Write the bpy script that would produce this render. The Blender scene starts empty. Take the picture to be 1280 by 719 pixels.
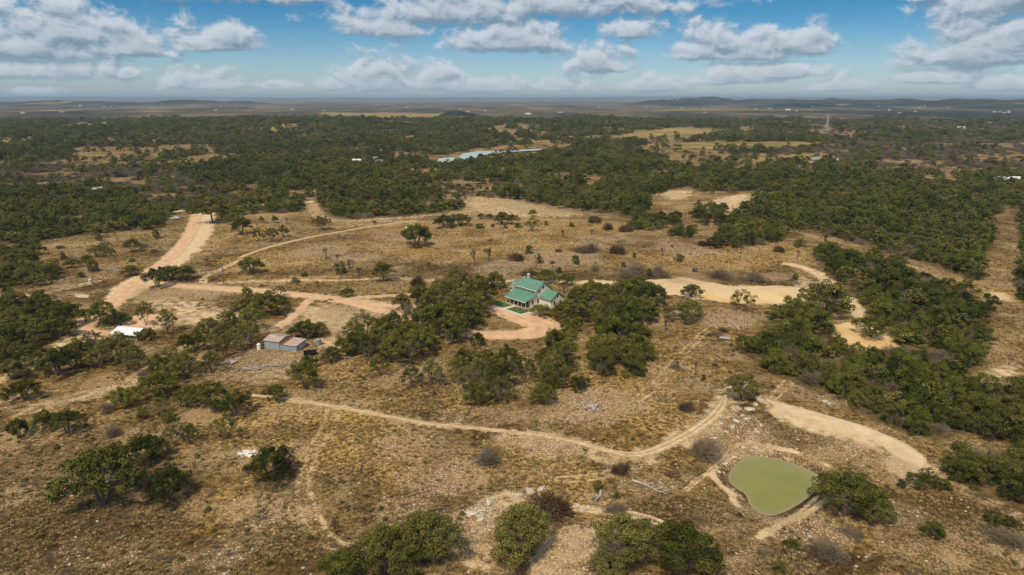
import bpy, math, random
import numpy as np
from mathutils import Vector, Matrix, Euler

SC = bpy.context.scene
COL = SC.collection
R = math.radians
random.seed(7)
rng = np.random.default_rng(11)

# ------------------------------------------------------------------ camera, sun, exposure
CAM_H, FPX, CX, CY = 75.0, 853.3, 640.0, 359.5
PITCH = math.atan((CY - 122.5) / FPX)
cam_d = bpy.data.cameras.new('camera')
cam_d.sensor_width = 36; cam_d.lens = 24
cam_d.clip_start = 1; cam_d.clip_end = 200000
cam = bpy.data.objects.new('camera', cam_d); COL.objects.link(cam)
cam.location = (0, 0, CAM_H)
cam.rotation_euler = (math.pi / 2 - PITCH, 0, 0)
SC.camera = cam
SC.view_settings.view_transform = 'Standard'
SC.view_settings.look = 'None'
SC.view_settings.exposure = 0.0
SC.view_settings.gamma = 1.0

SUN_AZ, SUN_EL = R(203), R(55)        # azimuth clockwise from +Y (the view direction)
sd = bpy.data.lights.new('sun', 'SUN'); sd.energy = 3.8; sd.angle = R(9); sd.color = (1.0, .88, .69)
sun = bpy.data.objects.new('sun', sd); COL.objects.link(sun)
sdir = Vector((math.sin(SUN_AZ) * math.cos(SUN_EL), math.cos(SUN_AZ) * math.cos(SUN_EL), math.sin(SUN_EL)))
sun.rotation_euler = sdir.to_track_quat('Z', 'Y').to_euler()
sun.location = (0, 0, 400)

# ------------------------------------------------------------------ node helper
class NT:
    def __init__(s, tree): s.t = tree; s.n = tree.nodes; s.l = tree.links
    def new(s, typ, **kw):
        nd = s.n.new(typ)
        for k, v in kw.items(): setattr(nd, k, v)
        return nd
    def link(s, a, b): s.l.new(a, b)
    def _in(s, sock, v):
        if isinstance(v, bpy.types.NodeSocket): s.l.new(v, sock)
        elif v is not None: sock.default_value = v
    def m(s, op, a, b=None, c=None, clamp=False):
        nd = s.new('ShaderNodeMath', operation=op); nd.use_clamp = clamp
        s._in(nd.inputs[0], a); s._in(nd.inputs[1], b); s._in(nd.inputs[2], c)
        return nd.outputs[0]
    def v(s, op, a, b=None, c=None):
        nd = s.new('ShaderNodeVectorMath', operation=op)
        s._in(nd.inputs[0], a); s._in(nd.inputs[1], b)
        if c is not None: s._in(nd.inputs[2], c)
        return nd.outputs['Value'] if op in ('LENGTH', 'DOT_PRODUCT', 'DISTANCE') else nd.outputs[0]
    def mix(s, f, a, b, blend='MIX'):
        nd = s.new('ShaderNodeMix', data_type='RGBA', blend_type=blend)
        s._in(nd.inputs[0], f); s._in(nd.inputs[6], a); s._in(nd.inputs[7], b)
        return nd.outputs[2]
    def noise(s, vec, scale, detail=4, rough=.55, dist=0, color=False, dim='3D'):
        nd = s.new('ShaderNodeTexNoise', noise_dimensions=dim)
        if vec is not None: s.link(vec, nd.inputs['Vector'])
        nd.inputs['Scale'].default_value = scale; nd.inputs['Detail'].default_value = detail
        nd.inputs['Roughness'].default_value = rough; nd.inputs['Distortion'].default_value = dist
        return nd.outputs['Color' if color else 'Fac']
    def smooth(s, x, a, b, lo=0.0, hi=1.0):
        nd = s.new('ShaderNodeMapRange', interpolation_type='SMOOTHSTEP')
        s._in(nd.inputs['Value'], x); s._in(nd.inputs['From Min'], a); s._in(nd.inputs['From Max'], b)
        s._in(nd.inputs['To Min'], lo); s._in(nd.inputs['To Max'], hi)
        return nd.outputs[0]

def c4(c): return (c[0], c[1], c[2], 1.0)

# ------------------------------------------------------------------ world: Nishita sky + clouds
W = bpy.data.worlds.new('World'); SC.world = W; W.use_nodes = True
t = NT(W.node_tree); t.n.clear()
out = t.new('ShaderNodeOutputWorld'); bg = t.new('ShaderNodeBackground'); bg.inputs[1].default_value = 0.1
t.link(bg.outputs[0], out.inputs[0])
sky = t.new('ShaderNodeTexSky', sky_type='NISHITA')
sky.sun_disc = False; sky.sun_elevation = SUN_EL; sky.sun_rotation = SUN_AZ
sky.altitude = 300; sky.air_density = 1.0; sky.dust_density = 0.6; sky.ozone_density = 2.5
geo = t.new('ShaderNodeTexCoord')
sep = t.new('ShaderNodeSeparateXYZ'); t.link(geo.outputs['Generated'], sep.inputs[0])
az = t.m('MULTIPLY', t.m('ARCTAN2', sep.outputs[0], sep.outputs[1]), FPX)
el = t.m('MULTIPLY', t.m('ARCSINE', sep.outputs[2]), FPX)
uvn = t.new('ShaderNodeCombineXYZ'); t.link(az, uvn.inputs[0]); t.link(el, uvn.inputs[1])
UV0 = uvn.outputs[0]

def cloud_group():
    g = bpy.data.node_groups.new('cloud_field', 'ShaderNodeTree')
    g.interface.new_socket('UV', in_out='INPUT', socket_type='NodeSocketVector')
    g.interface.new_socket('D', in_out='OUTPUT', socket_type='NodeSocketFloat')
    n = NT(g); gi = n.new('NodeGroupInput'); go = n.new('NodeGroupOutput')
    uv = gi.outputs[0]
    # (azimuth px, elevation of the base px, half width, height, depth under the base)
    B = [(55, 76, 105, 52, 14), (165, 76, 50, 40, 6), (20, 98, 130, 16, 8), (105, 62, 70, 30, 12),
         (260, 14, 200, 18, 10), (150, 14, 120, 12, 8), (272, 70, 52, 34, 5), (252, 111, 54, 22, 4), (225, 108, 24, 20, 4),
         (470, 109, 48, 44, 8), (545, 109, 36, 30, 6), (422, 110, 24, 14, 4),
         (560, 30, 130, 34, 14), (700, 22, 180, 28, 12), (500, 48, 62, 24, 8), (640, 62, 110, 34, 10), (665, 62, 46, 30, 8),
         (748, 88, 52, 42, 8), (782, 52, 44, 26, 6), (620, 112, 60, 18, 6), (700, 112, 50, 20, 5), (820, 112, 44, 20, 5),
         (884, 74, 44, 42, 8), (945, 76, 62, 34, 8), (1006, 74, 34, 30, 6), (905, 104, 62, 24, 5), (980, 98, 46, 16, 5),
         (1240, 86, 96, 58, 8), (1190, 84, 46, 40, 8), (1262, 30, 90, 46, 20), (1139, 24, 24, 14, 5), (1096, 8, 26, 12, 5),
         (1165, 105, 52, 15, 4), (1256, 112, 34, 17, 4), (1055, 112, 46, 12, 4), (50, 120, 26, 12, 3), (345, 110, 30, 8, 3),
         (165, 100, 14, 12, 3), (-90, 60, 90, 50, 12), (1400, 70, 80, 46, 10), (1370, 110, 60, 20, 5)]
    acc = None
    for (px, py, w, h, dn) in B:
        a_ = math.atan((px - CX) / (FPX / math.cos(PITCH) )) * FPX
        e_ = (122.5 - py)
        d = n.v('SUBTRACT', uv, (a_, e_, 0))
        q = n.v('MAXIMUM', n.v('MULTIPLY', d, (1 / w, 1 / h, 0)), n.v('MULTIPLY', d, (-1 / w, -1 / dn, 0)))
        L = n.v('LENGTH', q)
        if acc is None: acc = L
        else:
            nd = n.new('ShaderNodeMath', operation='SMOOTH_MIN')
            n.link(acc, nd.inputs[0]); n.link(L, nd.inputs[1]); nd.inputs[2].default_value = .18
            acc = nd.outputs[0]
    blobs = n.m('SUBTRACT', 1.0, n.m('MINIMUM', acc, 3.0))
    # noise cumulus outside the view, cover made heavier to whiten the fill light
    sx = n.new('ShaderNodeSeparateXYZ'); n.link(uv, sx.inputs[0])
    gen = n.noise(n.v('MULTIPLY', uv, (.0045, .011, 0)), 1.0, 3, .5)
    gen = n.m('MULTIPLY', n.m('SUBTRACT', gen, .39), 6.0)
    offside = n.smooth(n.m('ABSOLUTE', sx.outputs[0]), 600, 760)
    offup = n.smooth(sx.outputs[1], 120, 190)
    off = n.m('MAXIMUM', offside, offup)
    gen = n.m('ADD', gen, n.m('MULTIPLY', n.m('SUBTRACT', off, 1.0), 2.5))
    base = n.m('MAXIMUM', blobs, gen)
    w1 = n.noise(n.v('MULTIPLY', uv, (.034, .052, 0)), 1.0, 7, .60, .35)
    w2 = n.noise(n.v('MULTIPLY', uv, (.011, .020, 0)), 1.0, 3, .55, .2)
    d = n.m('ADD', base, n.m('MULTIPLY', n.m('SUBTRACT', w1, .5), 2.1))
    d = n.m('ADD', d, n.m('MULTIPLY', n.m('SUBTRACT', w2, .5), 1.3))
    n.link(d, go.inputs[0])
    return g
CG = cloud_group()
def field(vec):
    nd = t.new('ShaderNodeGroup'); nd.node_tree = CG; t.link(vec, nd.inputs[0]); return nd.outputs[0]
d0 = field(UV0)
d1 = field(t.v('ADD', UV0, (-3.0, 7.0, 0)))
dens = t.smooth(d0, -.16, .42)
# light comes from above: a point is bright where there is little cloud over it
lit = t.m('SUBTRACT', d0, d1)
lit = t.smooth(lit, -.50, .52)
thick = t.smooth(d0, .35, 1.5)
shade = t.m('MULTIPLY', lit, t.m('SUBTRACT', 1.0, t.m('MULTIPLY', thick, .55)))
ccol = t.mix(shade, (2.0, 2.9, 3.8, 1), (6.5, 7.0, 7.6, 1))
elv = t.m('DIVIDE', el, FPX)
skycol = t.mix(1.0, sky.outputs[0], t.mix(t.smooth(elv, 0.0, .13), (.78, .92, 1.10, 1), (.15, .50, .74, 1)), 'MULTIPLY')
hz = t.smooth(elv, 0.0, .055)
ccol = t.mix(t.m('MULTIPLY', t.m('SUBTRACT', 1.0, hz), .4), ccol, (5.6, 6.4, 7.1, 1))
skyc = t.mix(t.m('MULTIPLY', dens, .93), skycol, ccol)
t.link(skyc, bg.inputs[0])

# ------------------------------------------------------------------ numpy noise and terrain
def hash2(ix, iy, seed):
    n = (ix.astype(np.int64) * 374761393 + iy.astype(np.int64) * 668265263 + seed * 1442695041) & 0xFFFFFFFF
    n = ((n ^ (n >> 13)) * 1274126177) & 0xFFFFFFFF
    n = n ^ (n >> 16)
    return (n & 0xFFFFFF) / float(0xFFFFFF)
def vnoise(x, y, s, seed=0):
    x = np.asarray(x, float) / s; y = np.asarray(y, float) / s
    ix = np.floor(x); iy = np.floor(y); fx = x - ix; fy = y - iy
    fx = fx * fx * (3 - 2 * fx); fy = fy * fy * (3 - 2 * fy)
    a = hash2(ix, iy, seed); b = hash2(ix + 1, iy, seed); c = hash2(ix, iy + 1, seed); d = hash2(ix + 1, iy + 1, seed)
    return (a * (1 - fx) + b * fx) * (1 - fy) + (c * (1 - fx) + d * fx) * fy
def fbm(x, y, s, seed=0, o=4):
    r = 0; a = .5; tot = 0
    for k in range(o):
        r = r + a * vnoise(x, y, s / 2 ** k, seed + k * 17); tot += a; a *= .5
    return r / tot
def sstep(x, a, b):
    t_ = np.clip((x - a) / (b - a), 0, 1); return t_ * t_ * (3 - 2 * t_)

def ray(px, py):
    dx = (px - CX) / FPX; dy = (CY - py) / FPX
    return dx, math.cos(PITCH) + dy * math.sin(PITCH), -math.sin(PITCH) + dy * math.cos(PITCH)

HILLS = []   # (px, distance, photo y of its top, half width px, depth m)
for a in [(380, 1900, 151, 200, 380), (620, 1900, 153, 150, 380), (745, 2250, 148, 44, 190), (572, 2900, 141, 26, 200),
          (200, 1900, 153, 140, 380), (70, 3300, 141, 110, 400), (250, 4200, 137, 60, 400), (560, 1500, 172, 250, 300),
          (60, 7000, 128, 170, 700), (235, 7600, 127, 60, 600), (300, 8200, 127.5, 25, 500),
          (1050, 7400, 128, 60, 600), (1190, 5600, 130, 70, 500), (840, 7000, 129, 50, 400), (1280, 4600, 134, 60, 300), (880, 8200, 126, 60, 800), (960, 8000, 127.5, 70, 700), (1120, 6500, 129.5, 110, 700), (1260, 6000, 128, 90, 700),
          (1130, 4200, 140, 60, 300), (1230, 3800, 143, 80, 300), (1000, 5200, 136, 60, 300)]:
    px, D, yt, w, dep = a
    rx, ry, rz = ray(px, yt)
    HILLS.append((D * rx / ry, D, CAM_H + D * rz / ry + ((34 if px > 700 else 10) if D > 4500 else 6 if D > 2500 else 0), D * w / FPX, dep))
POND = None; LAKE = None; LAKE_Z = 0
PADS = []
def height(x, y, hills_only=False):
    x = np.asarray(x, float); y = np.asarray(y, float)
    z = (fbm(x, y, 70, 3, 3) - .5) * 2.2
    z = z + (fbm(x, y, 14, 5, 3) - .5) * .45 * sstep(-y, -700, -300)
    far = sstep(y, 450, 1500)
    z = z + far * (fbm(x, y, 420, 8, 4) - .55) * 10
    far2 = sstep(y, 3000, 7000)
    z = z + far2 * (fbm(x, y, 1600, 9, 4) - .45) * 34
    H = 0.0 * x
    for (hx, hy, hz_, w, dep) in HILLS:
        g = np.exp(-((x - hx) / w) ** 2) * np.exp(-((y - hy) / dep) ** 2)
        H = np.maximum(H, hz_ * g * (1 + .9 * (fbm(x, y, w * .45, 12, 4) - .5)))
    if hills_only: return H
    z = z * (1 - .5 * sstep(H, 5, 25)) + H
    # the far rim that closes the horizon
    z = z + sstep(y, 17000, 24000) * (104 + 60 * (fbm(x, y * 0 + 1, 5200, 21, 4) - .5))
    for (hx, hy, r0_, r1_, hz_) in PADS:
        k = sstep(np.hypot(x - hx, y - hy), r0_, r1_); z = z * k + (1 - k) * hz_
    if LAKE is not None:
        d = poly_dist(x, y, LAKE); k = sstep(d, 4, 90); z = z * k + (1 - k) * (LAKE_Z - 1.5)
    if POND is not None:
        d = poly_dist(x, y, POND)     # negative inside
        z0 = POND_Z
        k = sstep(d, -2.0, 22)
        z = z * k + (1 - k) * (z0 - 1.0 + 2.0 * sstep(d, -4, 4) )
        # low dam below and right of the pond
    return z

def poly_dist(x, y, P):
    x = np.asarray(x, float); y = np.asarray(y, float)
    dmin = np.full(x.shape, 1e18); ins = np.zeros(x.shape, bool)
    n = len(P)
    for i in range(n):
        ax, ay = P[i]; bx, by = P[(i + 1) % n]
        ex, ey = bx - ax, by - ay; L = ex * ex + ey * ey + 1e-9
        tt = np.clip(((x - ax) * ex + (y - ay) * ey) / L, 0, 1)
        dmin = np.minimum(dmin, (x - ax - tt * ex) ** 2 + (y - ay - tt * ey) ** 2)
        c = ((ay > y) != (by > y)) & (x < (bx - ax) * (y - ay) / ((by - ay) if abs(by - ay) > 1e-9 else 1e-9) + ax)
        ins ^= c
    d = np.sqrt(dmin)
    return np.where(ins, -d, d)
def line_dist(x, y, P):
    x = np.asarray(x, float); y = np.asarray(y, float)
    dmin = np.full(x.shape, 1e18)
    for (ax, ay), (bx, by) in zip(P[:-1], P[1:]):
        ex, ey = bx - ax, by - ay; L = ex * ex + ey * ey + 1e-9
        tt = np.clip(((x - ax) * ex + (y - ay) * ey) / L, 0, 1)
        dmin = np.minimum(dmin, (x - ax - tt * ex) ** 2 + (y - ay - tt * ey) ** 2)
    return np.sqrt(dmin)

def G(px, py):
    """ground point seen at photo pixel (px, py)"""
    rx, ry, rz = ray(px, py)
    z = 0.0
    for _ in range(12):
        if rz > -2e-3: k = 20000 / ry
        else: k = min((z - CAM_H) / rz, 24000 / ry)
        x, y = k * rx, k * ry
        z = .5 * z + .5 * float(height(x, y))
    return x, y
def GP(pts): return [G(*p) for p in pts]
def depth_of(y): return y * math.cos(PITCH) + (CAM_H) * math.sin(PITCH)
def to_px(x, y, z):
    zc = y * math.cos(PITCH) - (z - CAM_H) * math.sin(PITCH)
    yc = y * math.sin(PITCH) + (z - CAM_H) * math.cos(PITCH)
    return CX + FPX * x / zc, CY - FPX * yc / zc

def smooth_line(P, it=2):
    for _ in range(it):
        Q = [P[0]]
        for a, b in zip(P[:-1], P[1:]):
            Q.append((a[0] * .75 + b[0] * .25, a[1] * .75 + b[1] * .25))
            Q.append((a[0] * .25 + b[0] * .75, a[1] * .25 + b[1] * .75))
        Q.append(P[-1]); P = Q
    return P
def smooth_poly(P, it=2):
    for _ in range(it):
        Q = []
        for i in range(len(P)):
            a, b = P[i], P[(i + 1) % len(P)]
            Q.append((a[0] * .75 + b[0] * .25, a[1] * .75 + b[1] * .25))
            Q.append((a[0] * .25 + b[0] * .75, a[1] * .25 + b[1] * .75))
        P = Q
    return P

_x, _y = G(652, 378); PADS.append((_x, _y, 19, 30, float(height(_x, _y))))
POND_PX = [(942, 568), (974, 574), (1002, 582), (1030, 597), (1022, 612), (1011, 622), (996, 633), (978, 642), (961, 646),
           (946, 641), (936, 631), (932, 618), (921, 612), (911, 603), (909, 594), (916, 583), (928, 572)]
pts = GP(POND_PX)
POND_Z = min(float(height(x, y)) for x, y in pts) - 1.5
POND = smooth_poly([((CAM_H - POND_Z) / -ray(*p)[2] * ray(*p)[0], (CAM_H - POND_Z) / -ray(*p)[2] * ray(*p)[1]) for p in POND_PX], 1)

LPX = [(546, 203), (549, 198), (574, 196), (579, 192), (600, 188.5), (625, 189), (650, 187.3), (688, 185.6), (688, 187.0), (650, 189.3), (612, 192.5), (596, 197), (570, 202)]
_x, _y = G(600, 195); LAKE_Z = float(height(_x, _y)) + 1
LAKE = [((CAM_H - LAKE_Z) / -ray(*p)[2] * ray(*p)[0], (CAM_H - LAKE_Z) / -ray(*p)[2] * ray(*p)[1]) for p in LPX]

# ------------------------------------------------------------------ layout of the ground, in photo pixels turned to ground points
ROADS = [  # name, points, width m, kind, label
    ('dirt_road', [(246, 268), (244, 280), (236, 297), (222, 314), (203, 331), (184, 345), (164, 359), (148, 372), (134, 384), (124, 392)], 8.2, 'red', 'main'),
    ('dirt_road', [(124, 392), (108, 400), (102, 408), (110, 416), (130, 419), (150, 416), (165, 408), (170, 400), (182, 395), (192, 400), (190, 410)], 7.5, 'red', 'loop'),
    ('dirt_road', [(192, 354), (240, 359), (300, 362), (350, 366), (400, 371), (440, 377), (475, 388), (515, 401), (560, 413), (600, 418), (640, 419), (668, 416), (681, 409), (672, 402), (648, 394), (628, 389), (608, 384), (590, 384), (545, 384), (500, 383), (470, 381), (436, 376)], [6.4]*10 + [9, 12, 14, 13.5, 12, 10, 8, 6, 5, 5, 5, 5], 'red', 'drive'),
    ('dirt_track', [(388, 373), (376, 386), (364, 398), (350, 408), (334, 413)], 3.6, 'red', 'shed'),
    ('dirt_track', [(420, 374), (450, 372), (500, 369), (560, 364), (600, 357), (640, 350), (680, 351), (725, 354)], 3.4, 'pale', 'behind'),
    ('dirt_track', [(302, 493), (370, 500), (420, 508), (470, 518), (530, 530), (590, 535), (650, 541), (700, 548), (740, 558), (780, 569), (810, 568), (850, 549), (880, 531), (900, 512), (908, 492)], [1.5] * 9 + [2.4, 3.2, 3.2, 3.2, 3.0, 2.2], 'pale', 'meadow'),
    ('dirt_track', [(300, 322), (330, 310), (380, 298), (430, 289), (470, 282), (520, 276)], 3.0, 'pale', 'upper'),
    ('sand_road', [(958, 500), (985, 510), (1010, 518), (1050, 528), (1090, 542), (1120, 556), (1142, 570), (1154, 584)], [2, 4.5, 5.5, 5.5, 6, 6, 6, 2.5], 'sand', 'pond'),
]
FAINT = [  # tracks worn into the grass: (points, half width, strength)
    ([(415, 510), (412, 535), (395, 555), (385, 580), (378, 605), (383, 640), (400, 665), (432, 690)], 2.0, .55),
    ([(0, 475), (30, 462), (60, 445), (95, 430), (112, 415)], 3.6, .62),
    ([(228, 434), (205, 452), (180, 470), (158, 484), (120, 492), (80, 500), (30, 515)], 4.5, .48),
    ([(196, 452), (160, 480), (135, 505)], 1.5, .6),
    ([(258, 356), (252, 350), (262, 342), (280, 335), (300, 325)], 1.5, .8),
    ([(250, 357), (300, 352), (370, 350), (440, 350), (500, 347), (560, 352), (620, 356)], 2.6, .55),
    ([(892, 408), (875, 420), (858, 438), (838, 460), (815, 488), (795, 500)], 1.8, .55),
    ([(810, 570), (780, 575), (740, 560), (700, 555), (640, 548)], 4.5, .5),
    ([(850, 552), (885, 532), (905, 512), (912, 495), (925, 480)], 4.0, .55),
    ([(1262, 262), (1262, 300), (1256, 330), (1248, 350), (1236, 364), (1262, 385), (1275, 410), (1280, 450)], 3.4, .27),
    ([(1000, 290), (1060, 312), (1100, 322), (1140, 332), (1180, 350), (1215, 360), (1236, 364)], 2.8, .42),
    ([(985, 330), (1010, 335), (1030, 348), (1048, 362), (1066, 380), (1075, 395)], 3.0, .75),
    ([(1158, 588), (1185, 602), (1215, 617), (1250, 634), (1285, 650)], 2.2, .42),
    ([(895, 720), (930, 700), (960, 680)], 2.5, .3), ([(1040, 719), (1080, 685), (1110, 670)], 2.0, .4),
   
    ([(858, 612), (872, 600), (890, 588), (908, 572), (925, 560), (945, 547)], 1.0, .7),
    ([(960, 505), (975, 490), (985, 478)], 1.6, .6),
    ([(720, 635), (760, 640), (800, 645), (830, 655)], 1.2, .9), ([(700, 600), (740, 597), (770, 590)], 1.3, .6),
    ([(640, 620), (610, 630), (595, 650), (585, 680), (600, 700)], 3.0, .55),
    ([(690, 719), (700, 690), (730, 675), (755, 665)], 4.5, .6),
    ([(560, 328), (600, 336), (640, 330)], 3.0, .4), ([(390, 255), (396, 270), (420, 278), (540, 270), (600, 262)], 6.0, .5),
    ([(460, 320), (560, 312), (700, 305), (760, 302)], 3.0, .35),
    ([(560, 700), (600, 690), (640, 715)], 4.0, .3), ([(0, 376), (40, 368), (80, 362), (120, 352)], 3.0, .5),
]
VERGE = [([(254, 268), (253, 282), (245, 299), (229, 316), (207, 334), (176, 352), (155, 368)], 7.0, .9),
         ([(215, 265), (240, 262), (300, 258), (390, 252)], 3.0, .9)]
PALE = [  # polygons of bare caliche and sand: (points, strength, feather m, yellow?)
    ([(941, 673), (952, 664), (985, 646), (1010, 628), (1026, 616), (1014, 634), (985, 655), (964, 671)], .95, 1, 0), ([(1085, 545), (1120, 556), (1150, 570), (1172, 580), (1168, 592), (1150, 604), (1120, 596), (1098, 572)], .9, 4, 0),
    ([(722, 351), (745, 349), (780, 352), (830, 349), (850, 345), (880, 352), (910, 357), (960, 357), (1000, 358), (1008, 367), (985, 381), (930, 379), (880, 375), (840, 369), (780, 361), (730, 358)], .95, 3, 0),
    ([(860, 366), (900, 366), (985, 362), (990, 372), (975, 380), (930, 380), (890, 376)], 1.0, 3, 1),
    ([(990, 345), (1020, 345), (1040, 372), (1010, 385), (985, 388)], .6, 6, 0),
    ([(1043, 403), (1075, 404), (1098, 412), (1122, 430), (1126, 438), (1100, 440), (1080, 444), (1060, 432), (1045, 420)], .95, 3, 1),
    ([(1096, 405), (1112, 425), (1130, 445), (1120, 450)], .6, 4, 0),
    ([(160, 372), (230, 372), (300, 385), (330, 396), (280, 405), (230, 412), (200, 398), (180, 386)], .62, 10, 0),
    ([(370, 382), (400, 378), (450, 386), (520, 404), (500, 415), (440, 420), (380, 412), (360, 400)], .62, 8, 0),
    ([(560, 245), (640, 245), (700, 262), (760, 268), (700, 275), (600, 272), (575, 262)], .55, 14, 0),
    ([(885, 248), (940, 240), (945, 252), (915, 268), (885, 272)], .65, 10, 0),
    ([(815, 240), (870, 236), (872, 248), (830, 252)], .6, 10, 0),
    ([(400, 275), (520, 272), (560, 280), (420, 284)], .45, 10, 0),
    ([(95, 405), (100, 425), (70, 445), (40, 450), (70, 425)], .7, 5, 0),
    ([(300, 455), (340, 440), (400, 445), (390, 470), (330, 490), (280, 500)], .45, 10, 0),
    ([(385, 420), (430, 420), (445, 430), (400, 440)], .6, 5, 0),
    ([(1215, 470), (1250, 450), (1280, 450), (1280, 480), (1235, 480)], .65, 6, 0),
    ([(1225, 362), (1270, 368), (1270, 380), (1235, 372)], .7, 4, 0),
    ([(1120, 556), (1165, 575), (1215, 548), (1240, 560), (1195, 598), (1150, 590)], .45, 6, 0),
    ([(960, 500), (1010, 512), (1060, 530), (1100, 550), (1140, 575), (1150, 590), (1120, 585), (1080, 560), (1030, 545), (980, 530), (955, 515)], .8, 4, 0),
    ([(294, 562), (318, 558), (328, 566), (304, 573)], .8, 1.2, 0),
    ([(90, 366), (116, 368), (112, 373), (92, 373)], .9, 2, 0),
    ([(900, 560), (945, 548), (975, 562), (1034, 590), (1030, 598), (1000, 584), (960, 570), (930, 572), (912, 590), (905, 600), (928, 616), (932, 628), (918, 620), (900, 600)], .5, 1.0, 0),
    ([(610, 378), (640, 379), (600, 400), (560, 410)], .2, 5, 0),
]
ROCK = [  # rubble and broken limestone: (px, py, rx, ry, strength)
    (700, 322, 50, 11, 1), (628, 335, 34, 8, 1), (400, 314, 40, 8, 1), (852, 311, 34, 9, 1), (225, 364, 66, 12, 1), (745, 505, 62, 24, 1), (445, 392, 50, 12, 1), (690, 262, 60, 7, .8), (500, 296, 40, 7, .7),
    (740, 508, 62, 26, .9), (690, 560, 50, 20, .6), (225, 364, 60, 11, .9), (470, 398, 75, 22, .8), (395, 316, 34, 8, .9), (445, 322, 40, 8, .7),
    (700, 322, 42, 10, .85), (850, 311, 32, 9, .85), (640, 330, 30, 8, .8), (912, 398, 36, 14, .75), (545, 598, 60, 26, .9), (500, 635, 45, 22, .8),
    (590, 660, 45, 36, .9), (365, 562, 26, 14, .9), (320, 455, 60, 24, .75), (60, 560, 60, 40, .4), (120, 690, 90, 30, .5), (270, 690, 60, 24, .5),
    (600, 520, 80, 18, .6), (450, 480, 60, 20, .35), (850, 470, 50, 30, .45), (920, 540, 60, 36, .85), (1010, 665, 60, 34, .75), (1110, 590, 50, 30, .75),
    (1100, 640, 80, 30, .5), (720, 690, 50, 40, .7), (800, 600, 60, 24, .55), (200, 440, 50, 12, .5), (130, 340, 40, 9, .5), (680, 250, 100, 12, .5),
    (140, 300, 30, 6, .5), (500, 300, 60, 10, .35), (1050, 500, 40, 12, .5), (760, 300, 60, 8, .5), (520, 560, 60, 24, .5), (330, 640, 60, 30, .4),
    (1060, 565, 46, 20, .5), (980, 345, 40, 6, .6), (30, 500, 40, 20, .5), (860, 350, 40, 8, .5)]
GOLD = [(640, 285, 200, 12, .7), (560, 345, 160, 8, .6), (350, 350, 100, 8, .6), (900, 325, 90, 14, .7), (250, 310, 30, 20, .6), (780, 430, 60, 30, .6), (560, 500, 110, 26, .5), (340, 325, 70, 16, .9), (400, 540, 120, 50, .75), (600, 310, 180, 22, .6), (780, 480, 90, 60, .6), (330, 520, 90, 30, .75), (700, 600, 60, 40, .8), (860, 330, 120, 22, .55),
        (480, 570, 70, 40, .7), (640, 575, 60, 30, .8), (1180, 680, 90, 40, .5), (820, 520, 60, 26, .8), (420, 450, 80, 30, .5), (880, 450, 40, 40, .5), (960, 310, 60, 20, .7),
        (1270, 375, 20, 40, .9), (230, 640, 120, 40, .4), (760, 640, 60, 20, .6), (90, 540, 90, 30, .5), (300, 290, 60, 16, .55), (700, 665, 40, 10, .7), (500, 345, 60, 10, .6)]
DARK = [(560, 338, 130, 7, .8), (960, 352, 70, 7, .8), (730, 345, 120, 7, .7), (1000, 548, 70, 20, .6), (100, 640, 170, 80, .75), (300, 700, 200, 40, .55), (1190, 655, 130, 60, .55), (60, 580, 90, 50, .5), (1000, 700, 120, 30, .5), (440, 610, 60, 40, .35), (620, 345, 220, 9, .55), (840, 350, 100, 8, .5), (900, 345, 120, 8, .5), (1010, 545, 90, 26, .6), (870, 640, 110, 22, .55), (120, 365, 70, 14, .6), (40, 350, 60, 18, .5),  # brown banks; ellipses in lower corners and bottom edge paint in vignette darkening
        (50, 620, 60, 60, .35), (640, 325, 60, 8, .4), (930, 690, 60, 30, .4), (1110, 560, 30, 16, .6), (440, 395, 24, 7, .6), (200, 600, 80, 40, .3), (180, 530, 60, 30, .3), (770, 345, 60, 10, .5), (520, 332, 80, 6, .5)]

def road_line(p, w):
    P = GP(p)
    if not isinstance(w, list): return smooth_line(P), w, w
    W3 = smooth_line([(a, a) for a in w]); return smooth_line(P), sum(w) / len(w), [a[0] for a in W3]
W_ROADS = []; R_WIDTH = []
for n_, p_, w_, k_, l_ in ROADS:
    P_, w0_, w1_ = road_line(p_, w_); W_ROADS.append((n_, P_, w0_, k_, l_)); R_WIDTH.append(w1_)
W_FAINT = [(smooth_line(GP(p)), w, s) for p, w, s in FAINT + VERGE]
W_PALE = [(smooth_poly(GP(p), 1), s, f, ye) for p, s, f, ye in PALE]
def ell(L):
    r_ = []
    for px, py, rx, ry, s in L:
        x, y = G(px, py); x1, _ = G(px + rx, py); _, y0 = G(px, py + ry); _, y1 = G(px, py - ry)
        r_.append((x, y, abs(x1 - x), abs(y1 - y0) / 2, s))
    return r_
W_ROCK, W_GOLD, W_DARK = ell(ROCK), ell(GOLD), ell(DARK)

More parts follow.
